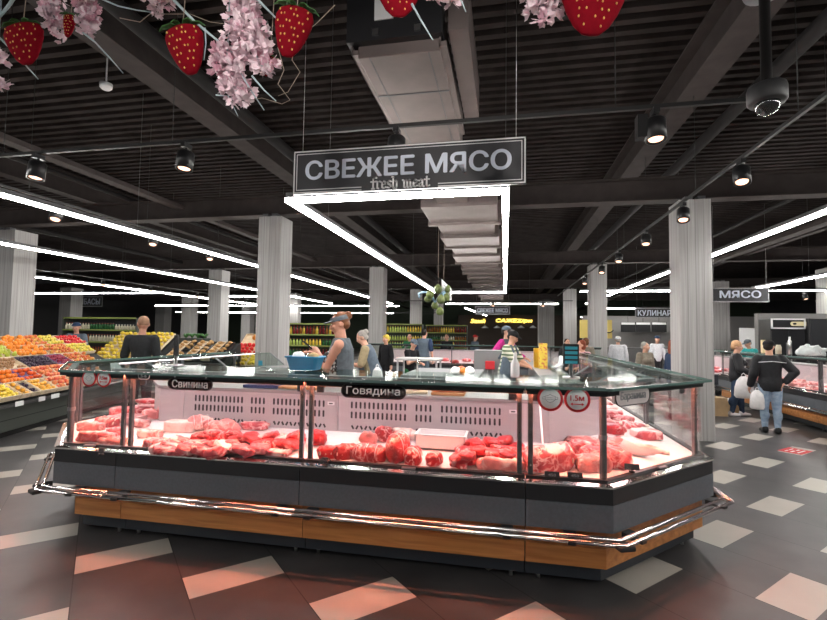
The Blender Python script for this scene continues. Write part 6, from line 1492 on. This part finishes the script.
def bunch(pts,n,lab,rad,Y,flw=.037):
    P=[at(u,v,Y) for u,v in pts]; t=thing('blossom_bunch',P[0],lab,'artificial blossom','pink blossom bunches')
    b=MB(); b.tube([P[0]+Vector((0,0,.5))]+P,.004,n=5); b.build('stem',M['twig'],t)
    mbs=[MB(),MB()]
    for i in range(n):
        f=i/(n-1)*(len(P)-1); k=min(int(f),len(P)-2); c=P[k].lerp(P[k+1],f-k); a=rnd.uniform(0,6.28); rr=rad*rnd.random()**.5
        c=c+Vector((math.cos(a)*rr,rnd.uniform(-.8,.8)*rr,math.sin(a)*rr)); petals(mbs[0 if rnd.random()<.8 else 1],c,flw*rnd.uniform(.8,1.2),9)
    for mbx,mm in zip(mbs,('petal','petalw')):
        o=mbx.build('blossoms',M[mm],t); o['kind']='stuff'
bunch([(48,-12),(52,10),(58,30)],42,'pink blossom bunch at upper left, left of the small strawberry',.05,2.15)
bunch([(84,-12),(88,8),(86,30)],46,'pink blossom bunch at upper left, right of the small strawberry',.055,2.15)
bunch([(150,-14),(156,0),(160,4)],18,'small pink blossom bunch cut by the top edge, left of the second big strawberry',.05,2.05)
bunch([(238,-10),(244,18),(250,45),(262,66)],90,'long pink blossom bunch hanging between the two strawberries, upper part',.078,2.0)
bunch([(228,48),(224,64),(232,82),(240,102)],60,'long pink blossom bunch hanging lowest of all',.055,1.98)
bunch([(440,-14),(442,0)],14,'pink blossom bunch cut by the top edge above the ventilation unit',.05,2.1)
bunch([(534,-14),(540,0),(548,12)],26,'pink blossom bunch cut by the top edge left of the rightmost strawberry',.05,2.05)
bunch([(-6,52),(0,58)],8,'scrap of pink blossom at the left photo edge, upper one',.02,2.0)
bunch([(-4,84),(-1,86)],6,'scrap of pink blossom at the left photo edge, lower one',.015,2.0)
def branch(pts,Y,r,lab,m='twig',name='branch'):
    P=[at(u,v,Y+0.0*i) for i,(u,v) in enumerate(pts)]; n=len(P)
    b=MB(); b.tube(P,r,n=7,rs=[r*(1-.55*i/(n-1)) for i in range(n)]); tag(b.build(name,M[m]),lab,'branch' if name=='branch' else 'vine')
branch([(30,-30),(10,4),(-8,26)],1.95,.012,'thick pale blue stem crossing the upper left corner')
branch([(0,38),(14,52),(30,70),(38,79)],2.05,.006,'pale thin stem passing behind the far left strawberry')
branch([(80,30),(95,42),(110,58),(123,73)],2.15,.006,'pale thin stem ending in mid-air under the left blossom')
branch([(95,-4),(118,6),(136,10),(165,14)],2.1,.005,'pale stem running right from the left blossom bunches')
branch([(170,-4),(195,22),(222,44),(232,52)],2.02,.008,'pale forked stem running down to the long blossom bunch')
branch([(205,28),(206,44),(204,60)],2.02,.004,'short pale side stem beside the second big strawberry')
branch([(254,-4),(268,10),(278,20)],1.97,.007,'pale stem left of the right strawberry')
branch([(240,72),(252,92),(264,110)],1.98,.005,'pale stem end hanging low, left of two')
branch([(252,76),(264,90),(276,101)],1.98,.005,'pale stem end hanging low, right of two')
branch([(216,95),(228,96),(238,116)],1.98,.004,'curled pale stem at the very bottom of the blossom')
branch([(412,4),(422,22),(433,40)],2.1,.006,'pale stem under the strawberry above the ventilation unit')
branch([(455,-8),(462,2),(466,12)],2.1,.005,'short pale stem right of the upper blossom bunch')
branch([(120,18),(140,22),(150,14),(190,14),(210,22),(226,24)],2.08,.0025,'dry curled vine right of the left blossom bunches','vine','vine')
branch([(282,20),(278,48),(284,70),(278,84),(290,100),(282,104),(262,98),(250,100)],1.96,.0025,'dry tangled vine hanging below the right strawberry','vine','vine')
branch([(296,40),(292,60),(300,72),(288,92),(278,96)],1.96,.0025,'second dry vine below the right strawberry','vine','vine')
branch([(335,5),(318,22),(302,36)],1.97,.0025,'dry vine running up right from the right strawberry','vine','vine')
# gourds on a string with ribbons and a small board
Yg=8.2; t=thing('hanging_gourds',at(439,300,Yg),'bunch of green gourds with pale blue ribbons hanging inside the light frame','decoration')
gm=mat('green_gourd',(.10,.13,.035),.5,var=.3,scale=8)
for k,(u,v,r) in enumerate(((428,300,.10),(436,295,.11),(433,311,.095),(439,305,.11),(445,303,.10),(438,317,.10),(428,298,.0),(446,295,.09),(442,298,.08),(429,300,.07),(428,290,.0))):
    if r: b=MB(); p=at(u+2,v-6,Yg+.1*((k%3)-1)); b.lathe([(.001,-r),(r*.6,-r*.85),(r*.9,-r*.2),(r*.7,r*.45),(r*.25,r*.9),(.001,r)],p,n=12); b.xf(Matrix.Translation(p)@Matrix.Scale(.8,4)@Matrix.Translation(-p)); b.build('gourd',gm,t)
b=MB(); p=at(428,299,Yg); b.ell(p,(.07,.07,.06),12,8); b.build('gourd',gm,t)
rb=mat('pale_blue_ribbon',(.32,.48,.62),.5)
for k,pts in enumerate(([(418,294),(424,292),(431,293),(433,298),(435,302),(438,298),(441,294),(446,291)],[(446,290),(443,296),(440,302)],[(420,295),(419,298)])):
    b=MB(); b.tube([at(u,v,Yg) for u,v in pts],.022,n=6); b.build('ribbon',rb,t)
b=MB(); P=at(438,298,Yg); b.tube([P,(P.x,P.y,3.65)],.004,n=4); b.build('string',M['vine'],t)
p=at(446.5,288,Yg); t=thing('small_hanging_board',p,'small white tilted board hanging beside the green gourds','sign'); b=MB(); b.prism([(-.10,.16),(.10,-.02),(.10,-.24),(-.10,-.08)],-.006,.006); b.xf(face_frame(p,R(-25))); b.build('board',M['white'],t); b=MB(); b.cyl(p+Vector((-.05,0,.14)),(p.x-.05,p.y,3.65),.003,n=4); b.build('string',M['vine'],t)
b=MB()
for k in range(3): b.prism([(-.06,.07-.06*k),(.07,-.045-.06*k),(.07,-.06-.06*k),(-.06,.055-.06*k)],.0062,.0075)
b.xf(face_frame(p,R(-25))); b.builds('print_line',M['bracket'],t)
# ================================================================= LIGHT AND VIEW
w=bpy.data.worlds.new('world'); scn.world=w; w.use_nodes=True
w.node_tree.nodes['Background'].inputs[0].default_value=(.6,.63,.7,1); w.node_tree.nodes['Background'].inputs[1].default_value=.25
def spotlamp(name,p,tgt,energy,col,size=.06,ang=60):
    l=bpy.data.lights.new(name,'SPOT'); l.energy=energy; l.color=col; l.spot_size=R(ang); l.spot_blend=.6; l.shadow_soft_size=size
    o=bpy.data.objects.new(name,l); COL.objects.link(o); o.location=p; o.rotation_euler=(Vector(tgt)-Vector(p)).to_track_quat('-Z','Y').to_euler()
for i,(p,tg) in enumerate(AIM): spotlamp('added_fill_spot',p,tg,(60,175,175,45)[i],(1,.93,.88),.05,(70,44,44,50)[i])  # added fill lamps of the out-of-view cans, mainly lighting the sign
scn.view_settings.view_transform='Standard'; scn.view_settings.look='None'; scn.view_settings.gamma=1; scn.view_settings.use_curve_mapping=False
scn.view_settings.exposure=0.0
